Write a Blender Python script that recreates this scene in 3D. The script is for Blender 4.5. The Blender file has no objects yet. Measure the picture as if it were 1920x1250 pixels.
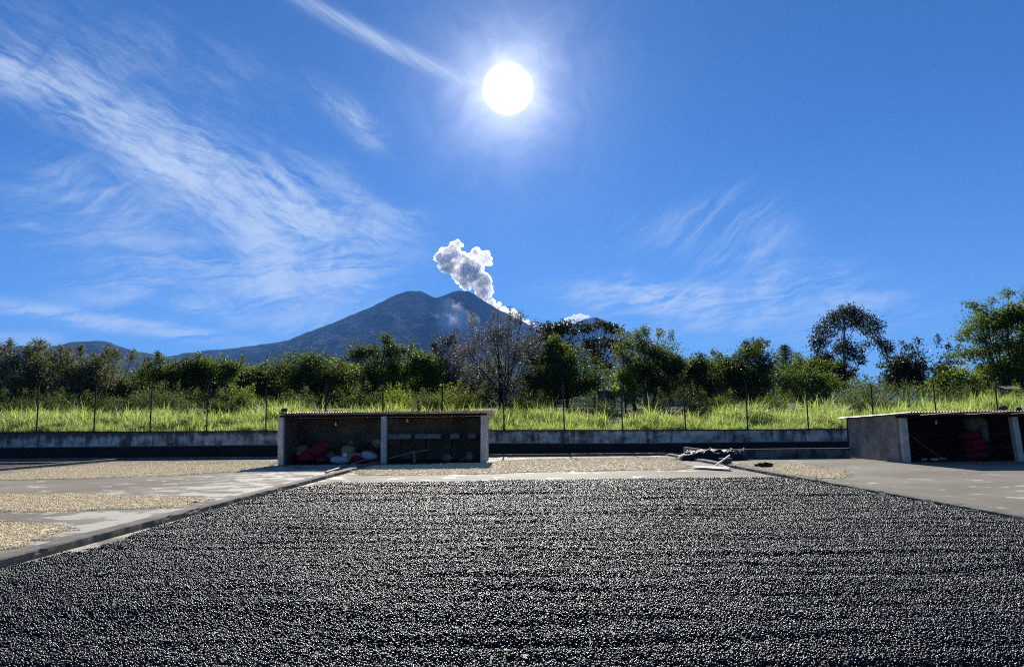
import bpy, bmesh, math, random
import numpy as np
from mathutils import Vector, Matrix, noise as mnoise
random.seed(7); rng = np.random.default_rng(7)
S = bpy.context.scene
C = S.collection
R = math.radians

# ---------------------------------------------------------------- camera, world, sun, exposure
F = 1387.0
PITCH = math.atan(173 / F); ROLL = R(0.6); CAMZ = 1.5
fw = Vector((0, math.cos(PITCH), math.sin(PITCH)))
up0 = Vector((0, -math.sin(PITCH), math.cos(PITCH)))
rt0 = Vector((1, 0, 0))
rt = rt0 * math.cos(ROLL) - up0 * math.sin(ROLL)
up = up0 * math.cos(ROLL) + rt0 * math.sin(ROLL)
cam = bpy.data.cameras.new('camera'); camo = bpy.data.objects.new('camera', cam); C.objects.link(camo)
camo.matrix_world = Matrix(((rt.x, up.x, -fw.x, 0), (rt.y, up.y, -fw.y, 0), (rt.z, up.z, -fw.z, CAMZ), (0, 0, 0, 1)))
cam.sensor_width = 36; cam.lens = 36 * F / 1920; cam.clip_start = 0.05; cam.clip_end = 60000
S.camera = camo

def ray(px, py):
    return (fw * F + rt * (px - 960) + up * (625 - py)).normalized()
def at(px, py, Y):
    d = ray(px, py); return Vector((d.x / d.y * Y, Y, CAMZ + d.z / d.y * Y))
def gnd(px, py, z=0.0):
    d = ray(px, py); t = (z - CAMZ) / d.z; return Vector((d.x * t, d.y * t, z))

SUN = ray(952, 167)
SUN_EL = math.asin(SUN.z); SUN_AZ = math.atan2(SUN.x, SUN.y)
sl = bpy.data.lights.new('sun', 'SUN'); sl.energy = 5.0; sl.angle = R(0.5); sl.color = (1.0, 0.95, 0.86)
slo = bpy.data.objects.new('sun', sl); C.objects.link(slo); slo.location = (0, 20, 60)
slo.rotation_euler = SUN.to_track_quat('Z', 'Y').to_euler()

S.view_settings.view_transform = 'Standard'; S.view_settings.look = 'None'
S.view_settings.exposure = 1.0; S.view_settings.gamma = 1.0; S.view_settings.use_curve_mapping = False
S.cycles.use_denoising = False; S.cycles.filter_width = 1.15
S.cycles.max_bounces = 8; S.cycles.transparent_max_bounces = 8
S.cycles.diffuse_bounces = 3; S.cycles.glossy_bounces = 2; S.cycles.transmission_bounces = 4
S.cycles.volume_bounces = 6
S.cycles.sample_clamp_indirect = 1.5

class NT:
    """small helper to write node maths as expressions"""
    def __init__(s, nt): s.nt = nt; s.n = nt.nodes; s.l = nt.links
    def new(s, t, **k):
        n = s.n.new(t)
        for a, b in k.items(): setattr(n, a, b)
        return n
    def put(s, sock, v):
        if v is None: return
        if isinstance(v, bpy.types.NodeSocket): s.l.new(v, sock)
        else: sock.default_value = v
    def m(s, op, a, b=None, c=None, clamp=False):
        n = s.new('ShaderNodeMath', operation=op); n.use_clamp = clamp
        s.put(n.inputs[0], a)
        if b is not None: s.put(n.inputs[1], b)
        if c is not None: s.put(n.inputs[2], c)
        return n.outputs[0]
    def add(s, a, b): return s.m('ADD', a, b)
    def sub(s, a, b): return s.m('SUBTRACT', a, b)
    def mul(s, a, b): return s.m('MULTIPLY', a, b)
    def ss(s, x, a, b, c=0.0, d=1.0):
        n = s.new('ShaderNodeMapRange', interpolation_type='SMOOTHSTEP')
        s.put(n.inputs['Value'], x)
        for k, v in (('From Min', a), ('From Max', b), ('To Min', c), ('To Max', d)): s.put(n.inputs[k], v)
        return n.outputs[0]
    def lin(s, x, a, b, c=0.0, d=1.0):
        n = s.new('ShaderNodeMapRange'); s.put(n.inputs['Value'], x)
        for k, v in (('From Min', a), ('From Max', b), ('To Min', c), ('To Max', d)): s.put(n.inputs[k], v)
        return n.outputs[0]
    def xyz(s, x, y, z):
        n = s.new('ShaderNodeCombineXYZ')
        for i, v in enumerate((x, y, z)): s.put(n.inputs[i], v)
        return n.outputs[0]
    def sep(s, v):
        n = s.new('ShaderNodeSeparateXYZ'); s.l.new(v, n.inputs[0]); return n.outputs
    def noise(s, v, scale=5, detail=4, rough=0.5, dist=0.0, lac=2.0):
        n = s.new('ShaderNodeTexNoise'); s.put(n.inputs['Vector'], v)
        for k, x in (('Scale', scale), ('Detail', detail), ('Roughness', rough), ('Distortion', dist), ('Lacunarity', lac)): s.put(n.inputs[k], x)
        return n.outputs
    def mix(s, f, a, b, typ='MIX'):
        n = s.new('ShaderNodeMix', data_type='RGBA', blend_type=typ)
        s.put(n.inputs['Factor'], f); s.put(n.inputs['A'], a); s.put(n.inputs['B'], b); return n.outputs['Result']
    def map(s, v, loc=(0, 0, 0), rot=(0, 0, 0), sc=(1, 1, 1)):
        n = s.new('ShaderNodeMapping'); s.l.new(v, n.inputs[0])
        n.inputs[1].default_value = loc; n.inputs[2].default_value = rot; n.inputs[3].default_value = sc
        return n.outputs[0]

# ---- world: Nishita sky, thin cirrus, the sun's own glare
W = bpy.data.worlds.new('World'); S.world = W; W.use_nodes = True
t = NT(W.node_tree); bg = W.node_tree.nodes['Background']; bg.inputs[1].default_value = 0.05
sky = t.new('ShaderNodeTexSky', sky_type='NISHITA', sun_disc=False, sun_elevation=SUN_EL, sun_rotation=SUN_AZ,
            altitude=1000, air_density=1.0, dust_density=0.0, ozone_density=6.0)
tc = t.new('ShaderNodeTexCoord'); D = tc.outputs['Generated']
dx, dy, dz = t.sep(D)
az = t.m('ARCTAN2', dx, dy); el = t.m('ARCSINE', dz)
def azel(px, py):
    d = ray(px, py); return math.atan2(d.x, d.y), math.asin(d.z)
cx_, cy_ = azel(960, 400)
gam = t.new('ShaderNodeGamma'); t.l.new(sky.outputs[0], gam.inputs[0]); gam.inputs[1].default_value = 1.0
base = t.mix(1.0, gam.outputs[0], (0.32, 0.66, 0.96, 1), 'MULTIPLY')
P2 = t.xyz(az, el, 0.0)
# slow warp of the coordinates so the cloud bands wander
wn = t.noise(P2, 4.0, 3, 0.5)[1]
wv = t.new('ShaderNodeVectorMath', operation='SUBTRACT'); t.l.new(wn, wv.inputs[0]); wv.inputs[1].default_value = (0.5, 0.5, 0.5)
ws = t.new('ShaderNodeVectorMath', operation='SCALE'); t.l.new(wv.outputs[0], ws.inputs[0]); ws.inputs[3].default_value = 0.10
wa = t.new('ShaderNodeVectorMath', operation='ADD'); t.l.new(P2, wa.inputs[0]); t.l.new(ws.outputs[0], wa.inputs[1])
PW = wa.outputs[0]
ws2 = t.new('ShaderNodeVectorMath', operation='SCALE'); t.l.new(t.noise(P2, 9.0, 4, 0.6)[1], ws2.inputs[0]); ws2.inputs[3].default_value = 0.045
wb = t.new('ShaderNodeVectorMath', operation='ADD'); t.l.new(P2, wb.inputs[0]); t.l.new(ws2.outputs[0], wb.inputs[1])
PV = wb.outputs[0]
def band(p0, p1, wid, amp, coords=PW, sharp=1.0):
    """soft elongated cloud band between two directions (given as bearings)"""
    a, b = azel(*p0), azel(*p1)
    L = math.hypot(b[0] - a[0], b[1] - a[1]); ang = math.atan2(b[1] - a[1], b[0] - a[0])
    mx, my = (a[0] + b[0]) / 2, (a[1] + b[1]) / 2
    c, s_ = math.cos(ang), math.sin(ang)
    X, Y, _ = t.sep(coords)
    ux = t.sub(X, mx); uy = t.sub(Y, my)
    lu = t.add(t.mul(ux, c / (L * 0.55)), t.mul(uy, s_ / (L * 0.55)))
    w = wid / F * 1.1
    lv = t.add(t.mul(ux, -s_ / w), t.mul(uy, c / w))
    r2 = t.add(t.m('POWER', t.m('ABSOLUTE', lu), 3.0), t.mul(lv, lv))
    return t.mul(t.m('EXPONENT', t.mul(r2, -1.0)), amp)
def streak(ang, along, across, seed, lo, hi, detail=7, rough=0.62, coords=None):
    coords = coords or PV
    v = t.map(coords, loc=(seed, seed * 0.7, seed), rot=(0, 0, -ang), sc=(1, 1, 1))
    v2 = t.map(v, sc=(along, across, 1))
    n = t.noise(v2, 1.0, detail, rough, 0.6)[0]
    return t.ss(n, lo, hi)
def total(xs):
    o = xs[0]
    for x in xs[1:]: o = t.add(o, x)
    return o
diag = total([band((0, 130), (330, 300), 36, 1.15), band((230, 270), (560, 400), 46, 1.1), band((480, 400), (740, 465), 34, 1.0),
              band((0, 40), (480, 190), 70, 0.16), band((590, 170), (700, 270), 22, 0.5), band((380, 380), (640, 560), 44, 0.5),
              band((700, 395), (810, 425), 12, 0.5), band((150, 120), (420, 300), 50, 0.12), band((560, 330), (740, 430), 30, 0.35)])
flat = total([band((300, 500), (720, 470), 40, 0.55), band((480, 505), (700, 540), 42, 0.95), band((0, 572), (400, 632), 10, 1.6, coords=P2),
              band((140, 545), (420, 555), 26, 0.5), band((0, 400), (300, 430), 40, 0.3), band((380, 575), (560, 600), 16, 0.4),
              band((1090, 545), (1420, 552), 16, 0.9), band((1180, 575), (1650, 600), 30, 0.6), band((1400, 500), (1640, 560), 34, 0.3), band((0, 610), (120, 640), 12, 0.6)])
upr = total([band((1190, 450), (1420, 410), 34, 0.3), band((1330, 520), (1470, 440), 36, 0.34), band((520, 600), (780, 590), 30, 0.35), band((60, 350), (280, 400), 40, 0.4)])
soft = t.ss(t.noise(P2, 14.0, 6, 0.62, 0.8)[0], 0.3, 0.72)
dA = t.mul(diag, t.add(t.mul(t.mul(streak(R(-32), 6, 46, 3.1, 0.3, 0.78, coords=PV), 0.75), t.add(soft, .25)), t.mul(t.mul(streak(R(-14), 14, 110, 1.7, 0.36, 0.78, coords=PV), 0.5), t.add(soft, .3))))
dB = t.mul(t.mul(t.mul(flat, 1.7), t.add(soft, .35)), t.add(t.mul(streak(R(6), 6, 48, 7.7, 0.36, 0.72), 0.85), t.mul(streak(R(22), 12, 90, 5.7, 0.42, 0.75), 0.4)))
dA = t.mul(dA, 1.3)
dC = t.mul(upr, streak(R(38), 8, 60, 9.3, 0.38, 0.75))
st3 = t.mul(band((560, -5), (870, 150), 11, 0.8, coords=P2), t.add(t.mul(streak(R(-26), 6, 90, 2.2, 0.3, 0.75, coords=P2), 0.8), 0.2))
# the same thin cirrus goes on, sparsely, round the rest of the sky
away = t.ss(t.m('ABSOLUTE', az), R(40), R(60))
rest = t.mul(t.mul(away, t.ss(t.noise(P2, 2.2, 3, 0.5)[0], 0.5, 0.72)), t.mul(streak(R(-20), 5, 40, 4.4, 0.38, 0.75), 0.5))
veil = t.mul(t.ss(el, R(22), R(2)), 0.05)
cl = t.mul(t.sub(1.0, t.m('EXPONENT', t.mul(total([dA, dB, dC, st3, rest, veil]), -1.7))), 0.9)
cloudc = (6.6, 7.8, 9.4, 1)
col = t.mix(cl, base, cloudc)
# sun glare: disc and the aureole of scattered light round it
dot = t.new('ShaderNodeVectorMath', operation='DOT_PRODUCT'); t.l.new(D, dot.inputs[0]); dot.inputs[1].default_value = SUN
ang = t.mul(t.m('ARCCOSINE', t.m('MINIMUM', dot.outputs['Value'], 1.0)), 180 / math.pi)
disc = t.mul(t.ss(ang, 2.05, 0.6), 30.0)
halo1 = t.mul(t.m('EXPONENT', t.mul(ang, -1 / 1.8)), 20.0)
irr = t.lin(t.noise(PV, 16.0, 4, 0.6, 1.2)[0], 0.3, 0.7, 0.75, 1.25)
halo1 = t.mul(halo1, irr)
halo2 = t.mul(irr, t.mul(t.m('EXPONENT', t.mul(ang, -1 / 5.0)), 2.5))
halo3 = t.mul(t.m('EXPONENT', t.mul(ang, -1 / 16.0)), 0.35)
h1 = t.mix(1.0, (1.0, 0.93, 0.84, 1), t.xyz(halo1, halo1, halo1), 'MULTIPLY')
h2 = t.mix(1.0, (0.86, 0.95, 1.0, 1), t.xyz(halo2, halo2, halo2), 'MULTIPLY')
h3 = t.mix(1.0, (0.8, 0.95, 1.0, 1), t.xyz(halo3, halo3, halo3), 'MULTIPLY')
ds = t.xyz(disc, disc, disc)
for g in (h3, h2, h1, ds): col = t.mix(1.0, col, g, 'ADD')
t.l.new(col, bg.inputs[0])

# ---------------------------------------------------------------- materials
def mat(name, col, rough=0.8, spec=0.3, vary=0.0, vscale=3.0, bump=0.0, bscale=30, col2=None, island=0.0, coat=0.0, metallic=0.0):
    m = bpy.data.materials.new(name); m.use_nodes = True; k = NT(m.node_tree)
    b = m.node_tree.nodes['Principled BSDF']
    b.inputs['Roughness'].default_value = rough; b.inputs['Specular IOR Level'].default_value = spec
    b.inputs['Metallic'].default_value = metallic; b.inputs['Coat Weight'].default_value = coat
    c = (*col, 1); o = k.new('ShaderNodeTexCoord').outputs['Object']
    if vary or col2:
        f = k.ss(k.noise(o, vscale, 6, 0.65)[0], 0.35, 0.65)
        c = k.mix(f, tuple(x * (1 - vary) for x in col) + (1,), (*(col2 or tuple(min(1, x * (1 + vary)) for x in col)), 1))
    if island:
        r = k.new('ShaderNodeNewGeometry').outputs['Random Per Island']
        c = k.mix(1.0, c, k.xyz(*[k.lin(r, 0, 1, 1 - island, 1 + island)] * 3), 'MULTIPLY')
    k.put(b.inputs['Base Color'], c)
    if bump:
        bn = k.new('ShaderNodeBump'); bn.inputs['Strength'].default_value = bump; bn.inputs['Distance'].default_value = 0.02
        k.l.new(k.noise(o, bscale, 6, 0.7)[0], bn.inputs['Height']); k.l.new(bn.outputs[0], b.inputs['Normal'])
    return m

def leafmat(name, col, trans, tmix=0.45, rough=0.55, pale=None, palef=0.0, spec=0.05):
    """leaf: diffuse + gloss on the upper side, light let through from behind; each leaf its own shade"""
    m = bpy.data.materials.new(name); m.use_nodes = True; k = NT(m.node_tree)
    b = m.node_tree.nodes['Principled BSDF']; out = m.node_tree.nodes['Material Output']
    r = k.new('ShaderNodeNewGeometry').outputs['Random Per Island']
    o = k.new('ShaderNodeTexCoord').outputs['Object']
    big = k.lin(k.noise(o, 0.9, 2, 0.5)[0], 0.3, 0.7, 0.75, 1.3)
    v = k.mul(k.lin(r, 0, 1, 0.55, 1.4), big)
    c = k.mix(1.0, (*col, 1), k.xyz(v, v, v), 'MULTIPLY')
    tcx = k.mix(1.0, (*trans, 1), k.xyz(v, v, v), 'MULTIPLY')
    if pale:
        f = k.m('GREATER_THAN', k.m('FRACT', k.mul(r, 7.31)), 1 - palef)
        c = k.mix(f, c, (*pale, 1)); tcx = k.mix(f, tcx, (*[x * 0.8 for x in pale], 1))
    k.put(b.inputs['Base Color'], c); b.inputs['Roughness'].default_value = rough; b.inputs['Specular IOR Level'].default_value = spec
    tr = k.new('ShaderNodeBsdfTranslucent'); k.l.new(tcx, tr.inputs[0])
    mx = k.new('ShaderNodeMixShader'); mx.inputs[0].default_value = tmix
    k.l.new(b.outputs[0], mx.inputs[1]); k.l.new(tr.outputs[0], mx.inputs[2]); k.l.new(mx.outputs[0], out.inputs[0])
    return m

def concrete_mat():
    m = bpy.data.materials.new('worn_concrete'); m.use_nodes = True; k = NT(m.node_tree)
    b = m.node_tree.nodes['Principled BSDF']; o = k.new('ShaderNodeTexCoord').outputs['Object']
    n1 = k.noise(o, 1.3, 8, 0.62, 0.4)[0]; n2 = k.noise(k.map(o, loc=(9, 3, 0)), 0.35, 3, 0.5)[0]; n3 = k.noise(o, 9, 6, 0.7)[0]
    x, y, _ = k.sep(o)
    # paler, smoother patches are thickest along the left slab's kerb
    near = k.mul(k.ss(x, -13.0, -6.0), k.ss(x, -4.9, -5.6))
    thr = k.sub(0.60, k.add(k.mul(near, 0.125), k.mul(k.sub(n2, 0.5), 0.12)))
    f = k.ss(k.add(n1, k.mul(k.sub(n3, 0.5), 0.09)), thr, k.add(thr, 0.04))
    grey = k.mix(k.ss(n2, 0.35, 0.65), (0.215, 0.192, 0.148, 1), (0.285, 0.258, 0.202, 1))
    grey = k.mix(k.ss(n3, 0.62, 0.75), grey, (0.17, 0.157, 0.13, 1))
    c = k.mix(k.mul(f, 0.9), grey, (0.56, 0.51, 0.41, 1))
    k.put(b.inputs['Base Color'], c); k.put(b.inputs['Roughness'], k.lin(f, 0, 1, 0.75, 0.5)); k.put(b.inputs['Specular IOR Level'], k.lin(f, 0, 1, 0.03, 0.10))
    bn = k.new('ShaderNodeBump'); bn.inputs['Strength'].default_value = 0.35; bn.inputs['Distance'].default_value = 0.01
    k.l.new(k.add(k.noise(o, 25, 8, 0.7)[0], k.mul(n1, 0.6)), bn.inputs['Height']); k.l.new(bn.outputs[0], b.inputs['Normal'])
    return m

def wall_mat():
    """whitewashed upper band with damp runs from the coping, black bitumen below"""
    m = bpy.data.materials.new('stained_wall'); m.use_nodes = True; k = NT(m.node_tree)
    b = m.node_tree.nodes['Principled BSDF']; o = k.new('ShaderNodeTexCoord').outputs['Object']
    x, y, z = k.sep(o)
    runs = k.noise(k.xyz(k.mul(x, 3.2), 0.0, k.mul(z, 0.7)), 1.0, 8, 0.7)[0]
    blot = k.noise(k.xyz(k.mul(x, 1.4), 3.0, k.mul(z, 2.2)), 1.0, 6, 0.6)[0]
    bigv = k.noise(k.xyz(k.mul(x, 0.16), 8.0, 0.0), 1.0, 2, 0.5)[0]
    top = k.ss(z, 1.0, 1.42)
    f = k.ss(k.add(k.add(k.mul(runs, 1.3), k.mul(blot, 0.8)), k.add(k.mul(top, 0.30), k.mul(bigv, .3))), 0.95, 1.45)
    white = k.mix(k.ss(blot, 0.4, 0.7), (0.62, 0.60, 0.56, 1), (0.44, 0.42, 0.39, 1))
    c = k.mix(k.mul(f, 0.92), white, (0.045, 0.042, 0.04, 1))
    edge = k.add(k.add(z, k.mul(k.sub(blot, 0.5), 0.12)), k.mul(k.sub(runs, 0.5), 0.10))
    lo = k.sub(0.60, k.mul(k.ss(x, -6.0, 8.0), 0.12))
    c = k.mix(k.ss(edge, lo, k.add(lo, 0.07)), (0.02, 0.02, 0.021, 1), c)
    k.put(b.inputs['Base Color'], c); b.inputs['Roughness'].default_value = 0.85; b.inputs['Specular IOR Level'].default_value = 0.2
    bn = k.new('ShaderNodeBump'); bn.inputs['Strength'].default_value = 0.6; bn.inputs['Distance'].default_value = 0.02
    k.l.new(runs, bn.inputs['Height']); k.l.new(bn.outputs[0], b.inputs['Normal'])
    return m

M = dict(
    concrete=concrete_mat(), wall=wall_mat(),
    kerb=mat('kerb_concrete', (0.20, 0.185, 0.155), 0.9, 0.15, col2=(0.11, 0.104, 0.09), vscale=2.5, bump=0.5),
    post=mat('post_concrete', (0.52, 0.51, 0.49), 0.85, 0.25, col2=(0.38, 0.37, 0.36), vscale=3, bump=0.3),
    render=mat('grey_plaster', (0.29, 0.27, 0.245), 0.9, 0.1, col2=(0.15, 0.145, 0.135), vscale=1.6, bump=0.5),
    inner=mat('shade_dark_plaster', (0.17, 0.155, 0.13), 0.95, 0.1, col2=(0.085, 0.08, 0.072), vscale=1.2),  # the left shed's interior shade is put into this darker plaster colour
    innerr=mat('near_black_plaster', (0.03, 0.028, 0.027), 0.95, 0.1, col2=(0.02, 0.019, 0.018), vscale=1.2),  # near-black colour stands in for deep shade inside the sheds
    roof=mat('galvanised_sheet', (0.30, 0.29, 0.28), 0.5, 0.4, col2=(0.16, 0.12, 0.10), vscale=1.1, metallic=0.55),
    timber=mat('weathered_timber', (0.05, 0.04, 0.028), 0.8, 0.3, vary=0.4, vscale=6),
    pale_timber=mat('pale_board', (0.72, 0.70, 0.62), 0.7, 0.3, vary=0.1, vscale=6),
    steel=mat('dark_steel', (0.03, 0.03, 0.032), 0.6, 0.4),
    wire=mat('fence_wire', (0.025, 0.025, 0.025), 0.95, 0.05),
    black=mat('dried_cherry_skin', (0.030, 0.0295, 0.032), 0.32, 0.23, island=0.45),
    blackbed=mat('cherry_bed', (0.006, 0.0055, 0.006), 0.7, 0.2),
    cream=mat('parchment_bean', (0.84, 0.69, 0.42), 0.6, 0.35, island=0.3),
    creambed=mat('parchment_bed', (0.74, 0.61, 0.38), 0.8, 0.2, col2=(0.52, 0.45, 0.28), vscale=7, bump=0.6, bscale=60),
    red=mat('red_mesh_sack', (0.17, 0.008, 0.028), 0.75, 0.25, vary=0.25, vscale=9),
    jute=mat('jute_sack', (0.26, 0.20, 0.135), 0.9, 0.15, vary=0.2, vscale=7),
    white=mat('white_poly_sack', (0.36, 0.41, 0.47), 0.6, 0.35, vary=0.1, vscale=6),
    tag=mat('paper_tag', (0.8, 0.8, 0.8), 0.7, 0.2),
    bluebox=mat('pale_blue_crate', (0.15, 0.20, 0.25), 0.6, 0.3, vary=0.15),
    tarp=mat('black_tarpaulin', (0.012, 0.012, 0.014), 0.65, 0.2),
    plastic=mat('crumpled_clear_plastic', (0.42, 0.42, 0.41), 0.6, 0.3),
    stone=mat('grey_stone', (0.08, 0.078, 0.075), 0.9, 0.2, vary=0.3),
    bulb=mat('bulb_glass', (0.85, 0.85, 0.82), 0.15, 0.6),
    shade_timber=mat('shade_dark_timber', (0.018, 0.015, 0.012), 0.9, 0.1),  # beam timber darkened in colour for the shade under the roof
    pole=mat('bare_pole', (0.20, 0.145, 0.10), 0.7, 0.3, vary=.2),
    bark=mat('tree_bark', (0.055, 0.043, 0.034), 0.9, 0.2, vary=0.4, vscale=4, bump=0.5),
    palebark=mat('pale_bark', (0.20, 0.175, 0.15), 0.85, 0.2, vary=0.3, vscale=4, bump=0.4),
    soil=mat('field_soil', (0.05, 0.055, 0.022), 0.95, 0.1, col2=(0.075, 0.09, 0.025), vscale=0.3, bump=0.4, bscale=3),
    brown=mat('far_building_wall', (0.12, 0.09, 0.075), 0.9, 0.1),
)
L = dict(
    dark=leafmat('dark_leaf', (0.038, 0.054, 0.015), (0.15, 0.21, 0.03), 0.3),
    green=leafmat('green_leaf', (0.045, 0.072, 0.018), (0.20, 0.29, 0.03), 0.32),
    bright=leafmat('bright_leaf', (0.08, 0.125, 0.02), (0.38, 0.48, 0.04), 0.42),
    grey=leafmat('grey_leaf', (0.085, 0.09, 0.088), (0.13, 0.135, 0.115), 0.32, pale=(0.34, 0.34, 0.34), palef=0.25),
    pink=leafmat('flowering_leaf', (0.055, 0.07, 0.026), (0.16, 0.19, 0.05), 0.36, pale=(0.30, 0.24, 0.20), palef=0.22),
    bigdark=leafmat('broad_dark_leaf', (0.030, 0.031, 0.018), (0.07, 0.08, 0.025), 0.25, rough=0.5, spec=0.04),
    grass=leafmat('guinea_grass_blade', (0.12, 0.17, 0.03), (0.50, 0.66, 0.13), 0.55, rough=0.42, pale=(0.50, 0.42, 0.30), palef=0.10),
    olive=leafmat('feathery_olive_leaf', (0.07, 0.095, 0.035), (0.18, 0.24, 0.06), 0.4),
)

# ---------------------------------------------------------------- object helpers
def tag(o, label=None, cat=None, group=None, kind=None):
    if label: o['label'] = label
    if cat: o['category'] = cat
    if group: o['group'] = group
    if kind: o['kind'] = kind
    return o
def thing(name, label, cat, loc=(0, 0, 0), rz=0.0, group=None):
    o = bpy.data.objects.new(name, None); C.objects.link(o); o.location = loc; o.rotation_euler[2] = rz
    o.empty_display_size = 0.2
    return tag(o, label, cat, group)
def obj(name, me, m, parent=None, loc=None, smooth=False):
    if isinstance(me, bmesh.types.BMesh):
        bm = me; me = bpy.data.meshes.new(name); bm.normal_update(); bm.to_mesh(me); bm.free()
    if m is not None and len(me.materials) == 0: me.materials.append(m)
    if smooth: me.polygons.foreach_set('use_smooth', [True] * len(me.polygons))
    o = bpy.data.objects.new(name, me); C.objects.link(o)
    if parent: o.parent = parent
    if loc is not None: o.location = loc
    return o
def np_mesh(name, v, f):
    """v (n,3); f (m,k) faces all of one size"""
    me = bpy.data.meshes.new(name); k = f.shape[1]
    me.vertices.add(len(v)); me.vertices.foreach_set('co', np.asarray(v, np.float32).ravel())
    me.loops.add(f.size); me.loops.foreach_set('vertex_index', f.astype(np.int32).ravel())
    me.polygons.add(len(f)); me.polygons.foreach_set('loop_start', np.arange(0, f.size, k, dtype=np.int32))
    me.polygons.foreach_set('loop_total', np.full(len(f), k, np.int32))
    me.update(calc_edges=True); return me
def copy_tree(o, parent=None):
    c = o.copy(); C.objects.link(c); c.parent = parent
    for ch in [x for x in bpy.data.objects if x.parent == o]: copy_tree(ch, c)
    return c
def bx(bm, c, s, rot=None, bev=0.0):
    g = bmesh.ops.create_cube(bm, size=1.0)['verts']
    mt = Matrix.Translation(c) @ ((rot.to_4x4() if rot else Matrix())) @ Matrix.Diagonal((*s, 1))
    bmesh.ops.transform(bm, matrix=mt, verts=g)
    if bev:
        es = list({e for v in g for e in v.link_edges})
        bmesh.ops.bevel(bm, geom=es, offset=bev, segments=2, affect='EDGES')
    return bm
def box(c, s, rot=None, bev=0.0): return bx(bmesh.new(), c, s, rot, bev)
def tube(bm, pts, rad, n=6):
    rings = []
    pts = [Vector(p) for p in pts]
    for i, p in enumerate(pts):
        d = (pts[min(i + 1, len(pts) - 1)] - pts[max(i - 1, 0)]).normalized()
        a = d.orthogonal().normalized() if i == 0 else (rings_a - d * rings_a.dot(d)).normalized()
        rings_a = a; b = d.cross(a)
        r = rad[i] if isinstance(rad, (list, tuple)) else rad
        rings.append([bm.verts.new(p + (a * math.cos(q) + b * math.sin(q)) * r) for q in [2 * math.pi * j / n for j in range(n)]])
    for i in range(len(rings) - 1):
        for j in range(n):
            bm.faces.new((rings[i][j], rings[i][(j + 1) % n], rings[i + 1][(j + 1) % n], rings[i + 1][j]))
    bm.faces.new(rings[0][::-1]); bm.faces.new(rings[-1])
    return bm
def fbm(p, o=4): return mnoise.fractal(p, 1.0, 2.0, o)

# ---------------------------------------------------------------- ground
YW = 39.5                                   # the boundary wall
def field_z(x, y):                           # the field behind the wall lies at the wall's top
    z = 1.05 + 0.35 * max(0, min(1, (y - 40.5) / 7)) + 0.075 * max(0, min(y - 50, 18)) + 0.012 * (min(y, 90) - 40) + 0.30 * max(0, min(1, (-x) / 30))
    z += max(0, min(1, (x - 18) / 14)) * 0.35 * max(0, min(1, (y - 41) / 6))
    return z + 0.12 * mnoise.noise(Vector((x * .15, y * .15, 0)))
def ground():
    ys = [-60, -20, 0, 20, 38, YW + 0.02, YW + 0.1] + [41, 42, 43, 44, 45, 46, 47, 48] + list(np.linspace(49, 100, 22)) + [130, 180, 260, 400, 700, 1200, 2500, 5000, 9000, 14000]
    xs0 = list(np.linspace(-70, 70, 36)); xs = [-9000, -4000, -1500, -600, -250, -120] + xs0 + [120, 250, 600, 1500, 4000, 9000]
    v = []
    for y in ys:
        for x in xs:
            z = -0.03 if y <= YW + 0.03 else field_z(x, max(y, 41)) - (max(0, y - 200) * 0.0006)
            v.append((x, y, z))
    n = len(xs); f = [(j * n + i, j * n + i + 1, (j + 1) * n + i + 1, (j + 1) * n + i) for j in range(len(ys) - 1) for i in range(n - 1)]
    tag(obj('ground', np_mesh('ground', np.array(v), np.array(f)), M['soil']), kind='structure')
ground()
slab = bmesh.new()
vs = [slab.verts.new((x, y, 0.0)) for x, y in ((-60, -8), (60, -8), (60, YW), (-60, YW))]; slab.faces.new(vs)
tag(obj('drying_yard', slab, M['concrete']), kind='structure')

# ---- kerbs
KL0, KL1 = gnd(0, 1042, .11), gnd(671, 876, .11)
KXL = -5.55; KXR = 7.45; KXLL = -19.3; KH = 0.11
def kerb_run(name, p0, p1, w, h, side, seed):
    """weathered kerb as a bevelled bar with chipped edges; p0-p1 is the inner face line"""
    p0, p1 = Vector((*p0, 0)), Vector((*p1, 0)); d = (p1 - p0); Ln = d.length; d.normalize(); nrm = Vector((-d.y, d.x, 0)) * side
    n = max(2, int(Ln / 0.12)); bm = bmesh.new(); rings = []
    prof = [(0, -0.02), (0, h * .45), (0.0, h - .018), (0.018, h), (w - .018, h), (w, h - .018), (w, -0.02)]
    for i in range(n + 1):
        s = Ln * i / n; c = p0 + d * s; r = []
        for j, (a, z) in enumerate(prof):
            q = c + nrm * a
            e = 0.0; ez = 0.0
            if 1 <= j <= 5:
                nn = mnoise.noise(Vector((s * 1.6, j * 3.1, seed))); n2 = mnoise.noise(Vector((s * 7, j * 2.3, seed + 5)))
                e = 0.012 * nn + 0.010 * n2; ez = 0.008 * mnoise.noise(Vector((s * 0.8, 0, seed))) + .004 * n2
                if j in (2, 3) and n2 > 0.42 and nn > 0: ez -= 0.018; e += 0.012
            r.append(bm.verts.new(q + nrm * e * (1 if j < 4 else -1) + Vector((0, 0, z + ez))))
        rings.append(r)
    for i in range(n):
        for j in range(len(prof) - 1):
            bm.faces.new((rings[i][j], rings[i][j + 1], rings[i + 1][j + 1], rings[i + 1][j]))
    bm.faces.new(rings[0]); bm.faces.new(rings[-1][::-1])
    bmesh.ops.recalc_face_normals(bm, faces=bm.faces)
    return tag(obj(name, bm, M['kerb']), kind='structure')
kerb_run('kerb', (KL0.x, -4), (KL1.x, 30.7), 0.24, KH, 1, 1.0)
kerb_run('kerb', (7.62, -4), (7.38, 36.2), 0.26, 0.10, -1, 2.0)
kerb_run('kerb', (-5.3, 36.3), (7.36, 36.3), 0.2, 0.13, 1, 3.0)
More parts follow.
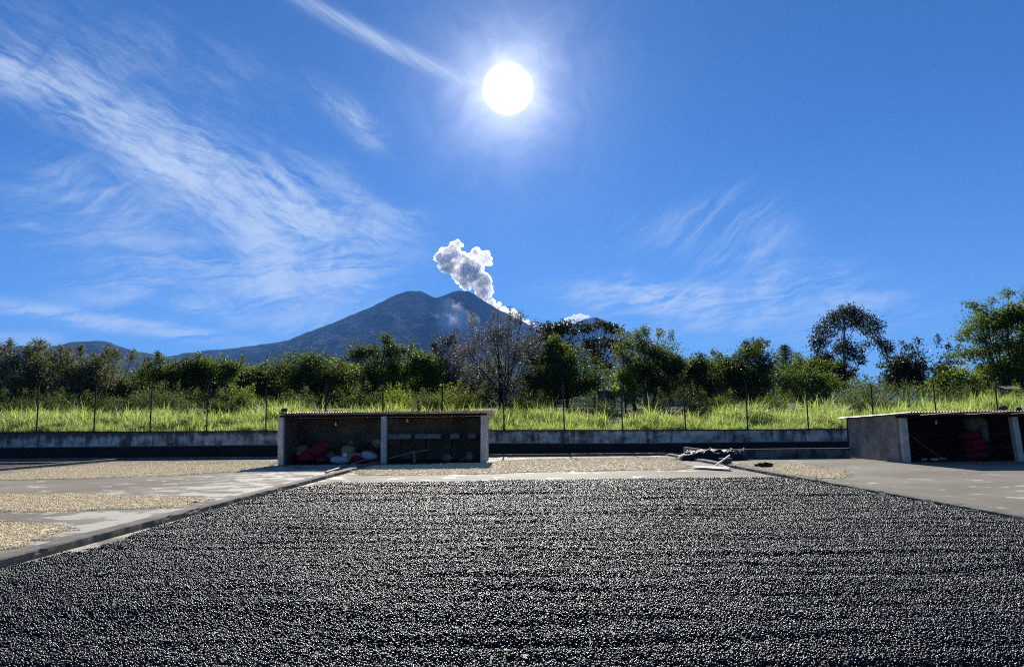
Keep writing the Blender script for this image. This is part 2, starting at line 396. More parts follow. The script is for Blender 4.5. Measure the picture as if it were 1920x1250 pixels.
kerb_run('kerb', (-19.3, 37.4), (-5.34, 36.4), 0.2, 0.12, 1, 4.0)
kerb_run('kerb', (-19.9, 10), (-19.35, 37.4), 0.2, 0.11, 1, 5.0)
kerb_run('kerb', (-45, 37.6), (-19.6, 37.6), 0.2, 0.12, 1, 6.0)
kerb_run('kerb', (-45, 33.0), (-19.7, 33.6), 0.2, 0.10, 1, 7.0)
kerb_run('kerb', (13.9, 36.6), (40, 36.6), 0.2, 0.12, 1, 8.0)

# ---------------------------------------------------------------- boundary wall
def wall():
    w = thing('boundary_wall', 'long low stained whitewashed wall with black lower half behind the drying yards', 'wall', (0, YW, 0))
    prof = [(-46, 1.46), (-27, 1.43), (-13, 1.36), (-1.5, 1.28), (9, 1.18), (18, 1.14), (46, 1.12)]
    def top(x):
        for (a, za), (b, zb) in zip(prof, prof[1:]):
            if x <= b: return za + (zb - za) * (x - a) / (b - a)
        return prof[-1][1]
    bm = bmesh.new(); xs = np.arange(-46, 46.01, 0.25); pr = []
    for x in xs:
        z = top(x) + 0.012 * mnoise.noise(Vector((x * 1.3, 0, 0))) - 0.03
        pr.append([bm.verts.new((x, a, b)) for a, b in ((-0.1, -0.02), (-0.1, z), (0.1, z), (0.1, -0.02))])
    for a, b in zip(pr, pr[1:]):
        for j in range(3): bm.faces.new((a[j], a[j + 1], b[j + 1], b[j]))
    bmesh.ops.recalc_face_normals(bm, faces=bm.faces)
    obj('wall_face', bm, M['wall'], w)
    bm = bmesh.new(); pr = []
    for x in xs:
        z = top(x) + 0.012 * mnoise.noise(Vector((x * 1.3, 0, 0))); r = .01 * mnoise.noise(Vector((x * 3, 4, 0)))
        pr.append([bm.verts.new((x, a, b)) for a, b in ((-0.13 + r, z - 0.028), (-0.13 + r, z + .03), (0.13, z + .03), (0.13, z - 0.028))])
    for a, b in zip(pr, pr[1:]):
        for j in range(4): bm.faces.new((a[j], a[(j + 1) % 4], b[(j + 1) % 4], b[j]))
    bmesh.ops.recalc_face_normals(bm, faces=bm.faces)
    obj('coping', bm, mat('mossy_coping', (0.05, 0.048, 0.04), 0.95, 0.1, vary=0.4, vscale=3), w)
    return top
wall_top = wall()

# ---- fence
def fence():
    f = thing('chain_link_fence', 'tall chain link fence with dark posts and barbed wire standing on the low wall', 'fence', (0, YW, 0))
    px = [-40, 70, 177, 282, 388, 499, 609, 718, 828, 945, 1058, 1167, 1285, 1401, 1515, 1638, 1757, 1873, 1990]
    pts = []; tops = []
    for i, p in enumerate(px):
        x = at(p, 790, YW).x; z0 = wall_top(x) + 0.03; z1 = z0 + 2.34 + 0.03 * random.uniform(-1, 1); lx = random.uniform(-.05, .05)
        bm = bmesh.new(); tube(bm, [(x, 0, z0 - .03), (x + lx, 0, z1)], 0.038, 8)
        bx(bm, (x, 0, z0 + .012), (.16, .14, .02))
        po = obj('fence_post', bm, M['steel'], f)
        bm = bmesh.new(); tube(bm, [(x + lx, 0, z1 + .002), (x + lx - .05, .32, z1 + .42)], 0.017, 6)
        obj('wire_arm', bm, M['steel'], po)
        pts.append((x, lx, z0, z1))
    for k in range(3):
        bm = bmesh.new(); q = []
        for (x, lx, z0, z1) in pts: q.append(Vector((x + lx - .05 * (k + 1) / 3, .10 + .11 * k, z1 + .13 + .13 * k)))
        path = []
        for a, b in zip(q, q[1:]):
            for s in range(6):
                u = s / 6; path.append(a.lerp(b, u) - Vector((0, 0, .05 * 4 * u * (1 - u))))
        path.append(q[-1]); tube(bm, path, 0.0045, 4)
        for a, b in zip(path, path[1:]):     # barbs
            for s in range(3):
                c = a.lerp(b, s / 3); tube(bm, [c + Vector((-.012, 0, -.018)), c + Vector((.012, 0, .018))], 0.003, 3)
        obj('barbed_wire', bm, M['wire'], f)
    for zz in (0.06, 1.15, 2.26):
        bm = bmesh.new(); tube(bm, [Vector((x + lx * zz / 2.3, -.045, z0 + zz)) for (x, lx, z0, z1) in pts], 0.004, 4)
        obj('line_wire', bm, M['wire'], f)
    V = []; Fc = []; sp = 0.085; r = 0.0019
    x0, x1 = pts[0][0], pts[-1][0]; H = 2.2
    for sgn in (1, -1):
        for a in np.arange(x0 - H, x1 + H, sp):
            xa, xb = (a, a + H * sgn); za, zb = 0.06, 0.06 + H
            if sgn < 0: pass
            if max(xa, xb) < x0 or min(xa, xb) > x1: continue
            if min(xa, xb) < x0 or max(xa, xb) > x1: continue
            base = len(V); zw = wall_top((xa + xb) / 2)
            for (x, z) in ((xa, za + zw), (xb, zb + zw)):
                for j in range(3):
                    q = 2 * math.pi * j / 3; V.append((x + r * math.cos(q) * .7, -.045 + r * math.sin(q), z - r * math.cos(q) * .7 * sgn))
            for j in range(3): Fc.append((base + j, base + (j + 1) % 3, base + 3 + (j + 1) % 3, base + 3 + j))
    o = obj('chain_link_mesh', np_mesh('chain_link_mesh', np.array(V), np.array(Fc)), M['wire'], f); o['kind'] = 'stuff'
fence()

# ---------------------------------------------------------------- drying coffee
def ico(r=1.0, sub=1):
    bm = bmesh.new(); bmesh.ops.create_icosphere(bm, subdivisions=sub, radius=r)
    v = np.array([x.co[:] for x in bm.verts]); f = np.array([[q.index for q in x.verts] for x in bm.faces]); bm.free(); return v, f
def clump_mesh(name, n, area, r, m, zs=0.012, flat=0.8):
    iv, if_ = ico(1.0, 1); V = []; Fs = []
    for i in range(n):
        p = np.array([rng.uniform(-area, area), rng.uniform(-area, area), abs(rng.normal(0, zs)) * 0.9])
        s = r * rng.uniform(0.75, 1.15) * np.array([1.2, 0.9, flat])
        e = Matrix.Rotation(rng.uniform(0, 6.28), 3, 'Z') @ Matrix.Rotation(rng.normal(0, .5), 3, 'X') @ Matrix.Rotation(rng.normal(0, .5), 3, 'Y')
        V.append((iv * s) @ np.array(e).T + p); Fs.append(if_ + i * len(iv))
    me = np_mesh(name, np.concatenate(V), np.concatenate(Fs)); me.materials.append(m)
    me.polygons.foreach_set('use_smooth', [True] * len(me.polygons)); return me
_gn_count = [0]
def scatter(o, sources, rand_tilt=0.0):
    """geometry nodes on a point mesh: one of the source meshes at each vertex, with its stored rotation and size"""
    g = bpy.data.node_groups.new('scatter_' + o.name, 'GeometryNodeTree')
    g.interface.new_socket('Geometry', in_out='INPUT', socket_type='NodeSocketGeometry')
    g.interface.new_socket('Geometry', in_out='OUTPUT', socket_type='NodeSocketGeometry')
    n = g.nodes; l = g.links; i_ = n.new('NodeGroupInput'); o_ = n.new('NodeGroupOutput')
    iop = n.new('GeometryNodeInstanceOnPoints'); j = n.new('GeometryNodeJoinGeometry')
    for s in sources:
        oi = n.new('GeometryNodeObjectInfo'); oi.inputs['Object'].default_value = s; oi.inputs['As Instance'].default_value = True
        l.new(oi.outputs['Geometry'], j.inputs[0])
    l.new(i_.outputs[0], iop.inputs['Points']); l.new(j.outputs[0], iop.inputs['Instance'])
    iop.inputs['Pick Instance'].default_value = True
    def attr(nm, dt):
        a = n.new('GeometryNodeInputNamedAttribute'); a.data_type = dt; a.inputs[0].default_value = nm; return a.outputs[0]
    l.new(attr('idx', 'INT'), iop.inputs['Instance Index']); l.new(attr('rot', 'FLOAT_VECTOR'), iop.inputs['Rotation']); l.new(attr('scl', 'FLOAT_VECTOR'), iop.inputs['Scale'])
    l.new(iop.outputs[0], o_.inputs[0])
    md = o.modifiers.new('scatter', 'NODES'); md.node_group = g
def point_obj(name, P, rot, scl, idx, sources):
    me = bpy.data.meshes.new(name); me.vertices.add(len(P)); me.vertices.foreach_set('co', np.asarray(P, np.float32).ravel())
    for nm, ty, dat, key in (('rot', 'FLOAT_VECTOR', rot, 'vector'), ('scl', 'FLOAT_VECTOR', scl, 'vector'), ('idx', 'INT', idx, 'value')):
        a = me.attributes.new(nm, ty, 'POINT'); a.data.foreach_set(key, np.asarray(dat).astype(np.int32 if ty == 'INT' else np.float32).ravel())
    o = bpy.data.objects.new(name, me); C.objects.link(o); scatter(o, sources); return o
def hidden(me):                               # a mesh object used only as an instancing source; it is in no collection
    return bpy.data.objects.new('source', me)

def vnoise(x, y, seed, s=1.0):
    """cheap smooth value noise, vectorised"""
    g = np.random.default_rng(seed).random((64, 64)); x = np.asarray(x) * s; y = np.asarray(y) * s
    xi = np.floor(x).astype(int); yi = np.floor(y).astype(int); fx = x - xi; fy = y - yi; fx = fx * fx * (3 - 2 * fx); fy = fy * fy * (3 - 2 * fy)
    a = g[xi % 64, yi % 64]; b = g[(xi + 1) % 64, yi % 64]; c = g[xi % 64, (yi + 1) % 64]; d = g[(xi + 1) % 64, (yi + 1) % 64]
    return (a * (1 - fx) + b * fx) * (1 - fy) + (c * (1 - fx) + d * fx) * fy
def furrow(x, y):
    """raked rows across the bed, wandering and breaking up"""
    w = y * 5.2 + 1.6 * vnoise(x, y, 1, 0.55) + 0.5 * vnoise(x, y, 2, 2.1)
    a = vnoise(x * 0.35, w, 3, 1.0); b = vnoise(x * 0.9, w * 2.1, 4, 1.0); c = vnoise(x, y, 5, 9.0)
    return 0.058 * a ** 1.3 + 0.016 * b + 0.009 * c
def edge_in(x, y):
    """signed inside-ness of the black coffee bed, metres"""
    far = 19.95 + 0.035 * (x + 5) + 0.25 * (vnoise(x, 0 * x, 8, 0.7) - .5) + 0.16 * (vnoise(x, 0 * x, 9, 5.0) - .5)
    left = -5.56 + 0.01 * (y - 9) + 0.0 + 0.3 * np.clip(vnoise(y, 0 * y, 10, 0.45) - 0.6, 0, 1) + 0.08 * vnoise(y, 0 * y, 11, 4.0) + np.clip(y - 17.6, 0, 3) * 0.25 * (y < 30) + 0.22 * np.exp(-((y - 9.9) / 0.7) ** 2)
    right = 7.50 - 0.05 * vnoise(y, 0 * y, 12, 3.0) - 0.55 * np.clip(y - 19.3, 0, 2)
    return np.minimum(np.minimum(far - y, x - left), right - x)
def coffee_black():
    b = thing('coffee_cherry_bed', 'large bed of glossy black dried coffee cherries raked across the middle yard', 'coffee bed', (0, 10, 0))
    b.location = (0, 0, 0)
    xs = np.arange(-5.6, 7.6, 0.06); ys = np.arange(1.5, 21.0, 0.06); X, Y = np.meshgrid(xs, ys)
    e = edge_in(X, Y); Z = np.where(e > 0, 0.004 + (furrow(X, Y)) * np.clip(e / .12, 0, 1), -0.02)
    v = np.stack([X, Y, Z], -1).reshape(-1, 3); n = len(xs); m_ = len(ys)
    I = np.arange(n * m_).reshape(m_, n); f = np.stack([I[:-1, :-1], I[:-1, 1:], I[1:, 1:], I[1:, :-1]], -1).reshape(-1, 4)
    keep = (e.reshape(-1)[f] > 0.03).all(1)
    o = obj('cherry_bed_base', np_mesh('cherry_bed_base', v, f[keep]), M['blackbed'], b, smooth=True); o['kind'] = 'stuff'
    sp = 0.075; xs = np.arange(-5.6, 7.6, sp); ys = np.arange(1.5, 21.0, sp); X, Y = np.meshgrid(xs, ys); X = X.ravel() + rng.uniform(-.03, .03, X.size); Y = Y.ravel() + rng.uniform(-.03, .03, Y.size)
    e = edge_in(X, Y); k = e > 0.01; X, Y, e = X[k], Y[k], e[k]
    Z = 0.006 + furrow(X, Y) * np.clip(e / .12, 0, 1)
    gx = (furrow(X + .02, Y) - furrow(X - .02, Y)) / .04; gy = (furrow(X, Y + .02) - furrow(X, Y - .02)) / .04
    N = len(X); rot = np.stack([np.arctan(gy), -np.arctan(gx), rng.integers(0, 4, N) * math.pi / 2 * 0 + 0 * X], -1)
    src = [hidden(clump_mesh('cherry_clump', 34, 0.046, 0.0092, M['black'])) for _ in range(10)]
    o = point_obj('dried_cherries', np.stack([X, Y, Z], -1), rot, np.ones((N, 3)), rng.integers(0, 10, N), src); o.parent = b; o['kind'] = 'stuff'
    # stragglers off the edge of the bed
    Xs = rng.uniform(-5.5, 7.4, 9000); Ys = rng.uniform(5, 20.8, 9000); e = edge_in(Xs, Ys); k = (e < 0.02) & (e > -0.3) & (rng.random(9000) < np.exp(e / .1)); Xs, Ys = Xs[k], Ys[k]; N = len(Xs)
    o = point_obj('stray_cherries', np.stack([Xs, Ys, np.full(N, .009)], -1), np.stack([0 * Xs, 0 * Xs, rng.uniform(0, 6, N)], -1), np.ones((N, 3)), rng.integers(0, 3, N),
                  [hidden(clump_mesh('cherry_few', 3, 0.05, 0.0098, M['black'], zs=.001)) for _ in range(3)]); o.parent = b; o['kind'] = 'stuff'
coffee_black()

def inpoly(X, Y, poly):
    ins = np.zeros(X.shape, bool); n = len(poly); dist = np.full(X.shape, 1e9)
    for i in range(n):
        x1, y1 = poly[i]; x2, y2 = poly[(i + 1) % n]
        c = ((y1 > Y) != (y2 > Y)) & (X < (x2 - x1) * (Y - y1) / (y2 - y1 + 1e-12) + x1); ins ^= c
        dx, dy = x2 - x1, y2 - y1; u = np.clip(((X - x1) * dx + (Y - y1) * dy) / (dx * dx + dy * dy + 1e-9), 0, 1)
        dist = np.minimum(dist, np.hypot(X - x1 - u * dx, Y - y1 - u * dy))
    return np.where(ins, dist, -dist)
CS = [hidden(clump_mesh('parchment_clump', 16, 0.085, 0.011, M['cream'], zs=0.003)) for _ in range(6)]
def cream(label, poly, seed, ripple=0.5, rang=0.4, grp='parchment coffee drying on the concrete'):
    P = np.array(poly); x0, y0 = P.min(0); x1, y1 = P.max(0)
    t_ = thing('parchment_coffee_bed', label, 'coffee bed', (0, 0, 0), group=grp)
    s = 0.10; X, Y = np.meshgrid(np.arange(x0, x1 + s, s), np.arange(y0, y1 + s, s)); e = inpoly(X, Y, poly)
    e = e + 0.5 * (vnoise(X, Y, seed, 0.9) - .5) + .25 * (vnoise(X, Y, seed + 1, 4) - .5)
    def hh(x, y):
        ph = (x * math.cos(rang) + y * math.sin(rang)) * 14 + 3 * vnoise(x, y, seed + 3, .5)
        return 0.006 + ripple * 0.018 * (0.5 + 0.5 * np.sin(ph)) + 0.010 * vnoise(x, y, seed + 2, 5)
    Z = np.where(e > 0, 0.004 + hh(X, Y) * np.clip(e / .2, 0, 1), -0.01)
    m_, n = X.shape; I = np.arange(n * m_).reshape(m_, n); f = np.stack([I[:-1, :-1], I[:-1, 1:], I[1:, 1:], I[1:, :-1]], -1).reshape(-1, 4)
    keep = (e.reshape(-1)[f] > 0).all(1)
    o = obj('parchment_layer', np_mesh('parchment_layer', np.stack([X, Y, Z], -1).reshape(-1, 3), f[keep]), M['creambed'], t_, smooth=True); o['kind'] = 'stuff'
    s = 0.13; X, Y = np.meshgrid(np.arange(x0, x1 + s, s), np.arange(y0, y1 + s, s)); X = X.ravel() + rng.uniform(-.07, .07, X.size); Y = Y.ravel() + rng.uniform(-.07, .07, Y.size)
    e = inpoly(X, Y, poly) + 0.5 * (vnoise(X, Y, seed, 0.9) - .5) + .25 * (vnoise(X, Y, seed + 1, 4) - .5); k = e > -0.12; X, Y, e = X[k], Y[k], e[k]; N = len(X)
    Z = 0.006 + hh(X, Y) * np.clip(e / .2, 0, 1)
    o = point_obj('parchment_beans', np.stack([X, Y, Z], -1), np.stack([rng.normal(0, .1, N), rng.normal(0, .1, N), rng.uniform(0, 6, N)], -1), np.ones((N, 3)), rng.integers(0, 6, N), CS); o.parent = t_; o['kind'] = 'stuff'
def gp(pts): return [tuple(gnd(*p))[:2] for p in pts]
cream('pale strip of parchment coffee along the back of the left yard, beside the left shed', gp([(-60, 893), (0, 889), (130, 875), (255, 867.5), (520, 865.5), (523, 868), (470, 882), (330, 891), (150, 897), (-60, 901)]), 21)
cream('middle pale strip of parchment coffee across the left yard', gp([(-60, 928), (200, 926), (310, 931), (385, 939), (340, 948), (250, 953), (130, 960), (-60, 958)]), 31)
cream('nearest pale strip of parchment coffee at the left edge of the photo', gp([(-80, 978), (60, 979), (130, 985), (150, 993), (110, 1005), (60, 1016), (0, 1028), (-80, 1040)]), 41)
cream('pale rippled sheet of parchment coffee between the left shed and the right kerb', gp([(640, 884), (700, 874), (912, 868), (940, 864), (1020, 860.5), (1240, 858), (1262, 866), (1298, 874), (1255, 880), (1000, 885), (900, 889), (690, 891)]), 51, ripple=1.0)
cream('small pale patch of parchment coffee beyond the right kerb, before the right shed', gp([(1388, 871), (1400, 866.5), (1440, 867), (1530, 873), (1602, 890), (1575, 898), (1530, 896), (1460, 886)]), 61)
# plain dark sheet on the yard beyond the left one
tt = thing('coffee_cherry_bed', 'dark far strip on the ground beyond the kerb at the far left', 'coffee bed')
b_ = bmesh.new(); bmesh.ops.create_grid(b_, x_segments=60, y_segments=12, size=1)
for v in b_.verts:
    v.co = Vector((-33.5 + v.co.x * 13.4, 31.2 + v.co.y * 6.0, 0.02 + .02 * mnoise.noise(Vector((v.co.x * 30, v.co.y * 12, 0)))))
obj('dried_cherries', b_, M['blackbed'], tt)['kind'] = 'stuff'

# ---------------------------------------------------------------- sheds
def corr_sheet(x0, x1, y0, z0, y1, z1, pitch, amp, seed):
    """one corrugated sheet, waves run down the slope from front (y0,z0) to back (y1,z1)"""
    bm = bmesh.new(); n = max(8, int((x1 - x0) / pitch * 8)); rows = []
    dzs = 0.006 * mnoise.noise(Vector((seed, 0, 0)))
    for j in range(4):
        u = j / 3; r = []
        for i in range(n + 1):
            x = x0 + (x1 - x0) * i / n
            z = z0 + (z1 - z0) * u + amp * math.sin(2 * math.pi * x / pitch) + dzs - 0.012 * math.sin(math.pi * u)
            r.append(bm.verts.new((x, y0 + (y1 - y0) * u, z)))
        rows.append(r)
    for a, b in zip(rows, rows[1:]):
        for i in range(n): bm.faces.new((a[i], a[i + 1], b[i + 1], b[i]))
    g = bmesh.ops.solidify(bm, geom=bm.faces[:], thickness=0.004)
    return bm
def bulb(x, y, z, drop, label):
    t_ = thing('light_bulb', label, 'light bulb', (x, y, z - drop))
    bm = bmesh.new(); tube(bm, [(0, 0, .10), (0.01, 0, drop * .5), (0, 0, drop)], 0.006, 5); obj('cord', bm, M['steel'], t_)
    bm = bmesh.new(); tube(bm, [(0, 0, 0.052), (0, 0, .10)], .022, 8); obj('socket', bm, M['tag'], t_)
    bm = bmesh.new(); bmesh.ops.create_uvsphere(bm, u_segments=12, v_segments=8, radius=0.05)
    for v in bm.verts:
        if v.co.z > 0: v.co.x *= 1 - v.co.z * 9 * .6; v.co.y *= 1 - v.co.z * 9 * .6; v.co.z *= 1.15
    obj('glass', bm, M['bulb'], t_, smooth=True)
def shed(name_label, X0, X1, posts, Yf, Yb, zf, zb, wall_h, over_l, over_r, over_f, sidewalls, wallmat, pitch=0.105, post_w=0.23, sheets_seed=0, inner='inner'):
    s = thing('storage_shed', name_label, 'shed', ((X0 + X1) / 2, (Yf + Yb) / 2, 0)); ox, oy = s.location.x, s.location.y
    def P(bm): bmesh.ops.translate(bm, verts=bm.verts, vec=(-ox, -oy, 0)); return bm
    def zr(y): return zf + (zb - zf) * (y - Yf) / (Yb - Yf)
    # back wall, side walls (trapezoids following the roof)
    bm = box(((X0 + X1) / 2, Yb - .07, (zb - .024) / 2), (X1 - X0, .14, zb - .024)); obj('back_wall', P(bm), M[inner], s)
    for x in sidewalls:
        bm = bmesh.new(); th = .075
        ya, yb = Yf + post_w / 2 + .002, Yb - .142
        vs = [bm.verts.new((x + a, y, z)) for a in (-th, th) for (y, z) in ((ya, 0), (yb, 0), (yb, zr(yb) - .07), (ya, zr(ya) - .07))]
        for q in ((0, 1, 2, 3), (7, 6, 5, 4), (0, 4, 5, 1), (1, 5, 6, 2), (2, 6, 7, 3), (3, 7, 4, 0)): bm.faces.new([vs[i] for i in q])
        bmesh.ops.recalc_face_normals(bm, faces=bm.faces); obj('side_wall', P(bm), wallmat, s)
    for x, lean in posts:
        bm = box((x, Yf, (zf - .17) / 2), (post_w, post_w, zf - .17), bev=.012)
        for v in bm.verts:
            v.co.x += lean * (v.co.z) + .006 * mnoise.noise(v.co * 3)
        obj('post', P(bm), M['post'], s)
    bm = box(((X0 + X1) / 2, Yf, zf - .125), (X1 - X0 + .1, .10, .085)); obj('front_beam', P(bm), M['shade_timber'], s)
    n = int((X1 - X0 + over_l + over_r) / 0.84); w = (X1 - X0 + over_l + over_r) / n; w = round(w / pitch) * pitch
    x = X0 - over_l; i = 0
    while x < X1 + over_r - .1:
        x2 = min(x + w, X1 + over_r)
        sh = obj('roof_sheet', P(corr_sheet(x, x2, Yf - over_f, zf + (zf - zb) * over_f / (Yb - Yf), Yb + .25, zb - .02, pitch, 0.016, sheets_seed + i)), M['roof'], s)
        sh.location.z += 0.006 * (i % 2) ; x = x2; i += 1
    for y in (Yf + .9, (Yf + Yb) / 2, Yb - .7):
        bm = box(((X0 + X1) / 2, y, zr(y) - .058), (X1 - X0 - .2, .06, .05)); obj('purlin', P(bm), M['shade_timber'], s)
    return s
SL = shed('open-fronted shed with corrugated roof between the left yard and middle yard, two bays', -9.62, -1.12, [(-9.55, -.02), (-5.33, 0), (-1.24, 0.012)], 30.85, 34.3, 2.12, 1.93, 2.0, 0.12, 0.28, 0.22, [-9.53, -1.2], M['post'])
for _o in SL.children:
    if _o.name.startswith('side_wall') and _o.data.vertices[0].co.x < 0: _o.data.materials[0] = M['inner']  # inner shade of the left side wall given by the darker plaster colour
SR = shed('grey plastered open-fronted shed with corrugated roof at the right edge of the photo', 14.4, 25.2, [(14.62, -.02), (18.83, -.07), (23.2, 0)], 27.9, 32.2, 1.81, 1.72, 1.7, 0.25, 0.2, 1.35, [14.48, 25.1], M['render'], pitch=0.11, sheets_seed=40, inner='innerr')  # front overhang lengthened so the roof's cast shadow reaches further out
# near-black floor sheets paint the sheds' deep shade onto the ground
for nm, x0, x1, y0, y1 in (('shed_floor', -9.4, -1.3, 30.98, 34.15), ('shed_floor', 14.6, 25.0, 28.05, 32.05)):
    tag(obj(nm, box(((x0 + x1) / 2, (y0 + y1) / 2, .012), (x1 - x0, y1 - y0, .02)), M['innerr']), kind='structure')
def lump(px, py, Y, r, label, sc=(1.2, .9, .7)):
    p = at(px, py, Y); bm = bmesh.new(); bmesh.ops.create_icosphere(bm, subdivisions=3, radius=r)
    for v in bm.verts:
        v.co *= 1 + .28 * mnoise.noise(v.co * (1.6 / r) + Vector((px, 0, 0))); v.co.x *= sc[0]; v.co.y *= sc[1]; v.co.z *= sc[2]
    return tag(obj('stone', bm, M['stone'], loc=p, smooth=False), label, 'stone')

def sack(loc, dims, rot, m, label, name='sack', knot=True, tagged=False, seed=0):
    """stuffed sack: swollen body with creases and a gathered end"""
    t_ = thing(name, label, 'sack', loc); q = rot
    bm = bmesh.new(); bmesh.ops.create_uvsphere(bm, u_segments=28, v_segments=18, radius=1)
    for v in bm.verts:
        x, y, z = v.co; e = 0.8
        v.co = Vector([math.copysign(abs(c) ** e, c) for c in (x, y, z)])
        cr = .05 * mnoise.noise(v.co * 2.2 + Vector((seed, 0, 0))) + .022 * math.sin(9 * math.atan2(v.co.y, v.co.z) + seed) * abs(v.co.x) ** 2
        v.co *= 1 + cr
        v.co = Vector((v.co.x * dims[0] / 2, v.co.y * dims[1] / 2, v.co.z * dims[2] / 2))
    bmesh.ops.transform(bm, matrix=q.to_4x4(), verts=bm.verts); obj('sack_body', bm, m, t_, smooth=True)
    if knot:
        bm = bmesh.new(); a = dims[0] / 2
        tube(bm, [(a * .86, 0, 0), (a * 1.0, 0, 0), (a * 1.1, 0, .01), (a * 1.32, .01, .03)], [.11, .04, .035, .09], 9)
        bmesh.ops.transform(bm, matrix=q.to_4x4(), verts=bm.verts); obj('tied_neck', bm, m, t_, smooth=True)
    if tagged:
        bm = box((0, -dims[1] / 2 - .03 if tagged is True else tagged[1], 0 if tagged is True else tagged[2]), (.15, .008, .14), Matrix.Rotation(.6, 3, 'Y'))
        if tagged is not True: bmesh.ops.translate(bm, verts=bm.verts, vec=(tagged[0], 0, 0))
        obj('paper_tag', bm, M['tag'], t_)
    return t_
def E(x, y, z): return Matrix.Rotation(z, 3, 'Z') @ Matrix.Rotation(y, 3, 'Y') @ Matrix.Rotation(x, 3, 'X')
# left bay of the left shed (depths 31.4 - 33.6)
sack(at(566, 846, 32.4), (.62, .62, .58), E(0, -.2, .3), M['jute'], 'tan jute sack with a white tag, behind the red sacks at the left post', knot=False, tagged=(-.02, -.34, -.12), seed=1)
sack(at(589, 848, 31.9), (1.55, .56, .56), E(0, -.52, .05), M['red'], 'long dark red sack leaning up against the others in the left bay', knot=False, seed=2)
sack(at(573, 857, 31.5), (.78, .5, .36), E(0, .0, .1), M['red'], 'dark red sack lying at the foot of the leaning red sack', knot=False, seed=3)
sack(at(604, 861.5, 31.7), (.55, .45, .3), E(0, 0, -.2), M['red'], 'small dark red sack lying right of the leaning red sack', knot=False, seed=4)
sack(at(620, 857, 32.3), (.5, .4, .48), E(0, 0, .2), mat('grey_poly_sack', (.12, .15, .18), .7, .3), 'slate grey sack standing between the red and the white sacks', knot=False, seed=5)
sack(at(638, 862, 31.5), (.82, .5, .34), E(0, .05, .1), M['white'], 'pale blue-white sack lying flat left of the round tan sack', knot=False, seed=6)
sack(at(653, 846.5, 31.9), (.6, .6, .58), E(0, 0, 0), M['jute'], 'round tan jute sack with a white tag and gathered top, on the white sack', knot=False, tagged=(-.06, -.33, -.12), seed=7)
sack(at(666, 858, 31.6), (.66, .5, .46), E(0, 0, 0), M['jute'], 'low tan sack wrapped in red net, beside the round tan sack', knot=False, seed=8)
sack(at(668, 861, 31.35), (.46, .3, .34), E(0, 0, 0), M['red'], 'small red net sack in front of the low tan sack', knot=False, seed=18)
sack(at(692, 855, 31.7), (.72, .45, .42), E(0, .25, 0), M['white'], 'pale blue-white sack leaning beside the middle post', knot=False, seed=9)
sack(at(699, 864, 31.3), (.58, .3, .2), E(0, -.2, 0), M['red'], 'flattened red sack on the floor by the middle post', knot=False, seed=10)
sack(at(706, 831, 33.0), (.42, .4, .45), E(0, .4, 0), M['jute'], 'tan sack set high on the pile behind the middle post', knot=False, seed=11)
sack(at(657, 830, 33.4), (.26, .2, .22), E(0, .4, 0), M['jute'], 'small pale bundle resting behind the round tan sack', knot=False, seed=12)
def drape(cx, cy, Y, w, h, d, label, m, name='folded_tarpaulin'):
    p = at(cx, cy, Y); bm = bmesh.new(); bmesh.ops.create_grid(bm, x_segments=26, y_segments=14, size=1)
    for v in bm.verts:
        x, y = v.co.x, v.co.y
        z = h * (1 - min(1, (abs(x) ** 2.2 + abs(y) ** 2.2))) + .10 * h * mnoise.noise(Vector((x * 4, y * 4, cx))) + .06 * h * math.sin(x * 9 + y * 4)
        v.co = Vector((x * w / 2, y * d / 2, max(z, 0.0)))
    bmesh.ops.solidify(bm, geom=bm.faces[:], thickness=.01)
    p.z = 0.03; return tag(obj(name, bm, m, loc=p), label, 'tarpaulin')
drape(690, 850, 33.0, 1.6, .78, 1.1, 'dark tarpaulin heaped on goods at the back of the left bay', mat('dark_blue_tarp', (.02, .024, .03), .6, .3))
bulb(*at(630, 778, 31.6).xy, 2.03, 0.40, 'white light bulb hanging in the left bay of the left shed')
bulb(*at(764, 776, 31.6).xy, 2.03, 0.28, 'white light bulb hanging in the right bay of the left shed')
# right bay: a long table with blue boxes
def table(x0, x1, y, z, d, label, name='work_table', nleg=4):
    t_ = thing(name, label, 'table', ((x0 + x1) / 2, y, 0)); w = x1 - x0
    obj('tabletop', box((0, 0, z - .02), (w, d, .04)), M['timber'], t_)
    for i in range(nleg):
        lx = -w / 2 + .1 + (w - .2) * i / (nleg - 1)
        for sy in (-1, 1): obj('leg', box((lx, sy * (d / 2 - .06), (z - .042) / 2), (.07, .06, z - .042)), M['timber'], t_)
    obj('stretcher', box((0, -d / 2 + .015, z * .42), (w - .2, .03, .06)), M['timber'], t_)
table(-5.15, -1.5, 33.2, 0.98, .7, 'long rough timber table in the right bay of the left shed')
def crate(x, y, z, w, d, h, label, m=None, gable=False):
    t_ = thing('shallow_crate', label, 'crate', (x, y, z)); m = m or M['bluebox']
    obj('base_panel', box((0, 0, .01), (w - .05, d - .05, .02)), m, t_)
    for sy in (-1, 1): obj('side_panel', box((0, sy * (d / 2 - .012), h / 2), (w, .02, h)), m, t_)
    for sx in (-1, 1): obj('end_panel', box((sx * (w / 2 - .011), 0, h / 2), (.02, d - .046, h)), m, t_)
    if gable:
        bm = bmesh.new(); vs = [bm.verts.new(c) for c in ((-w / 2, -d / 4, .03), (w / 2, -d / 4, .03), (0, -d / 4, h * 1.25), (-w / 2, d / 4, .03), (w / 2, d / 4, .03), (0, d / 4, h * 1.25))]
        for q in ((0, 1, 2), (5, 4, 3), (0, 3, 4, 1), (1, 4, 5, 2), (2, 5, 3, 0)): bm.faces.new([vs[i] for i in q])
        obj('folded_cloth', bm, M['white'], t_)
    return t_
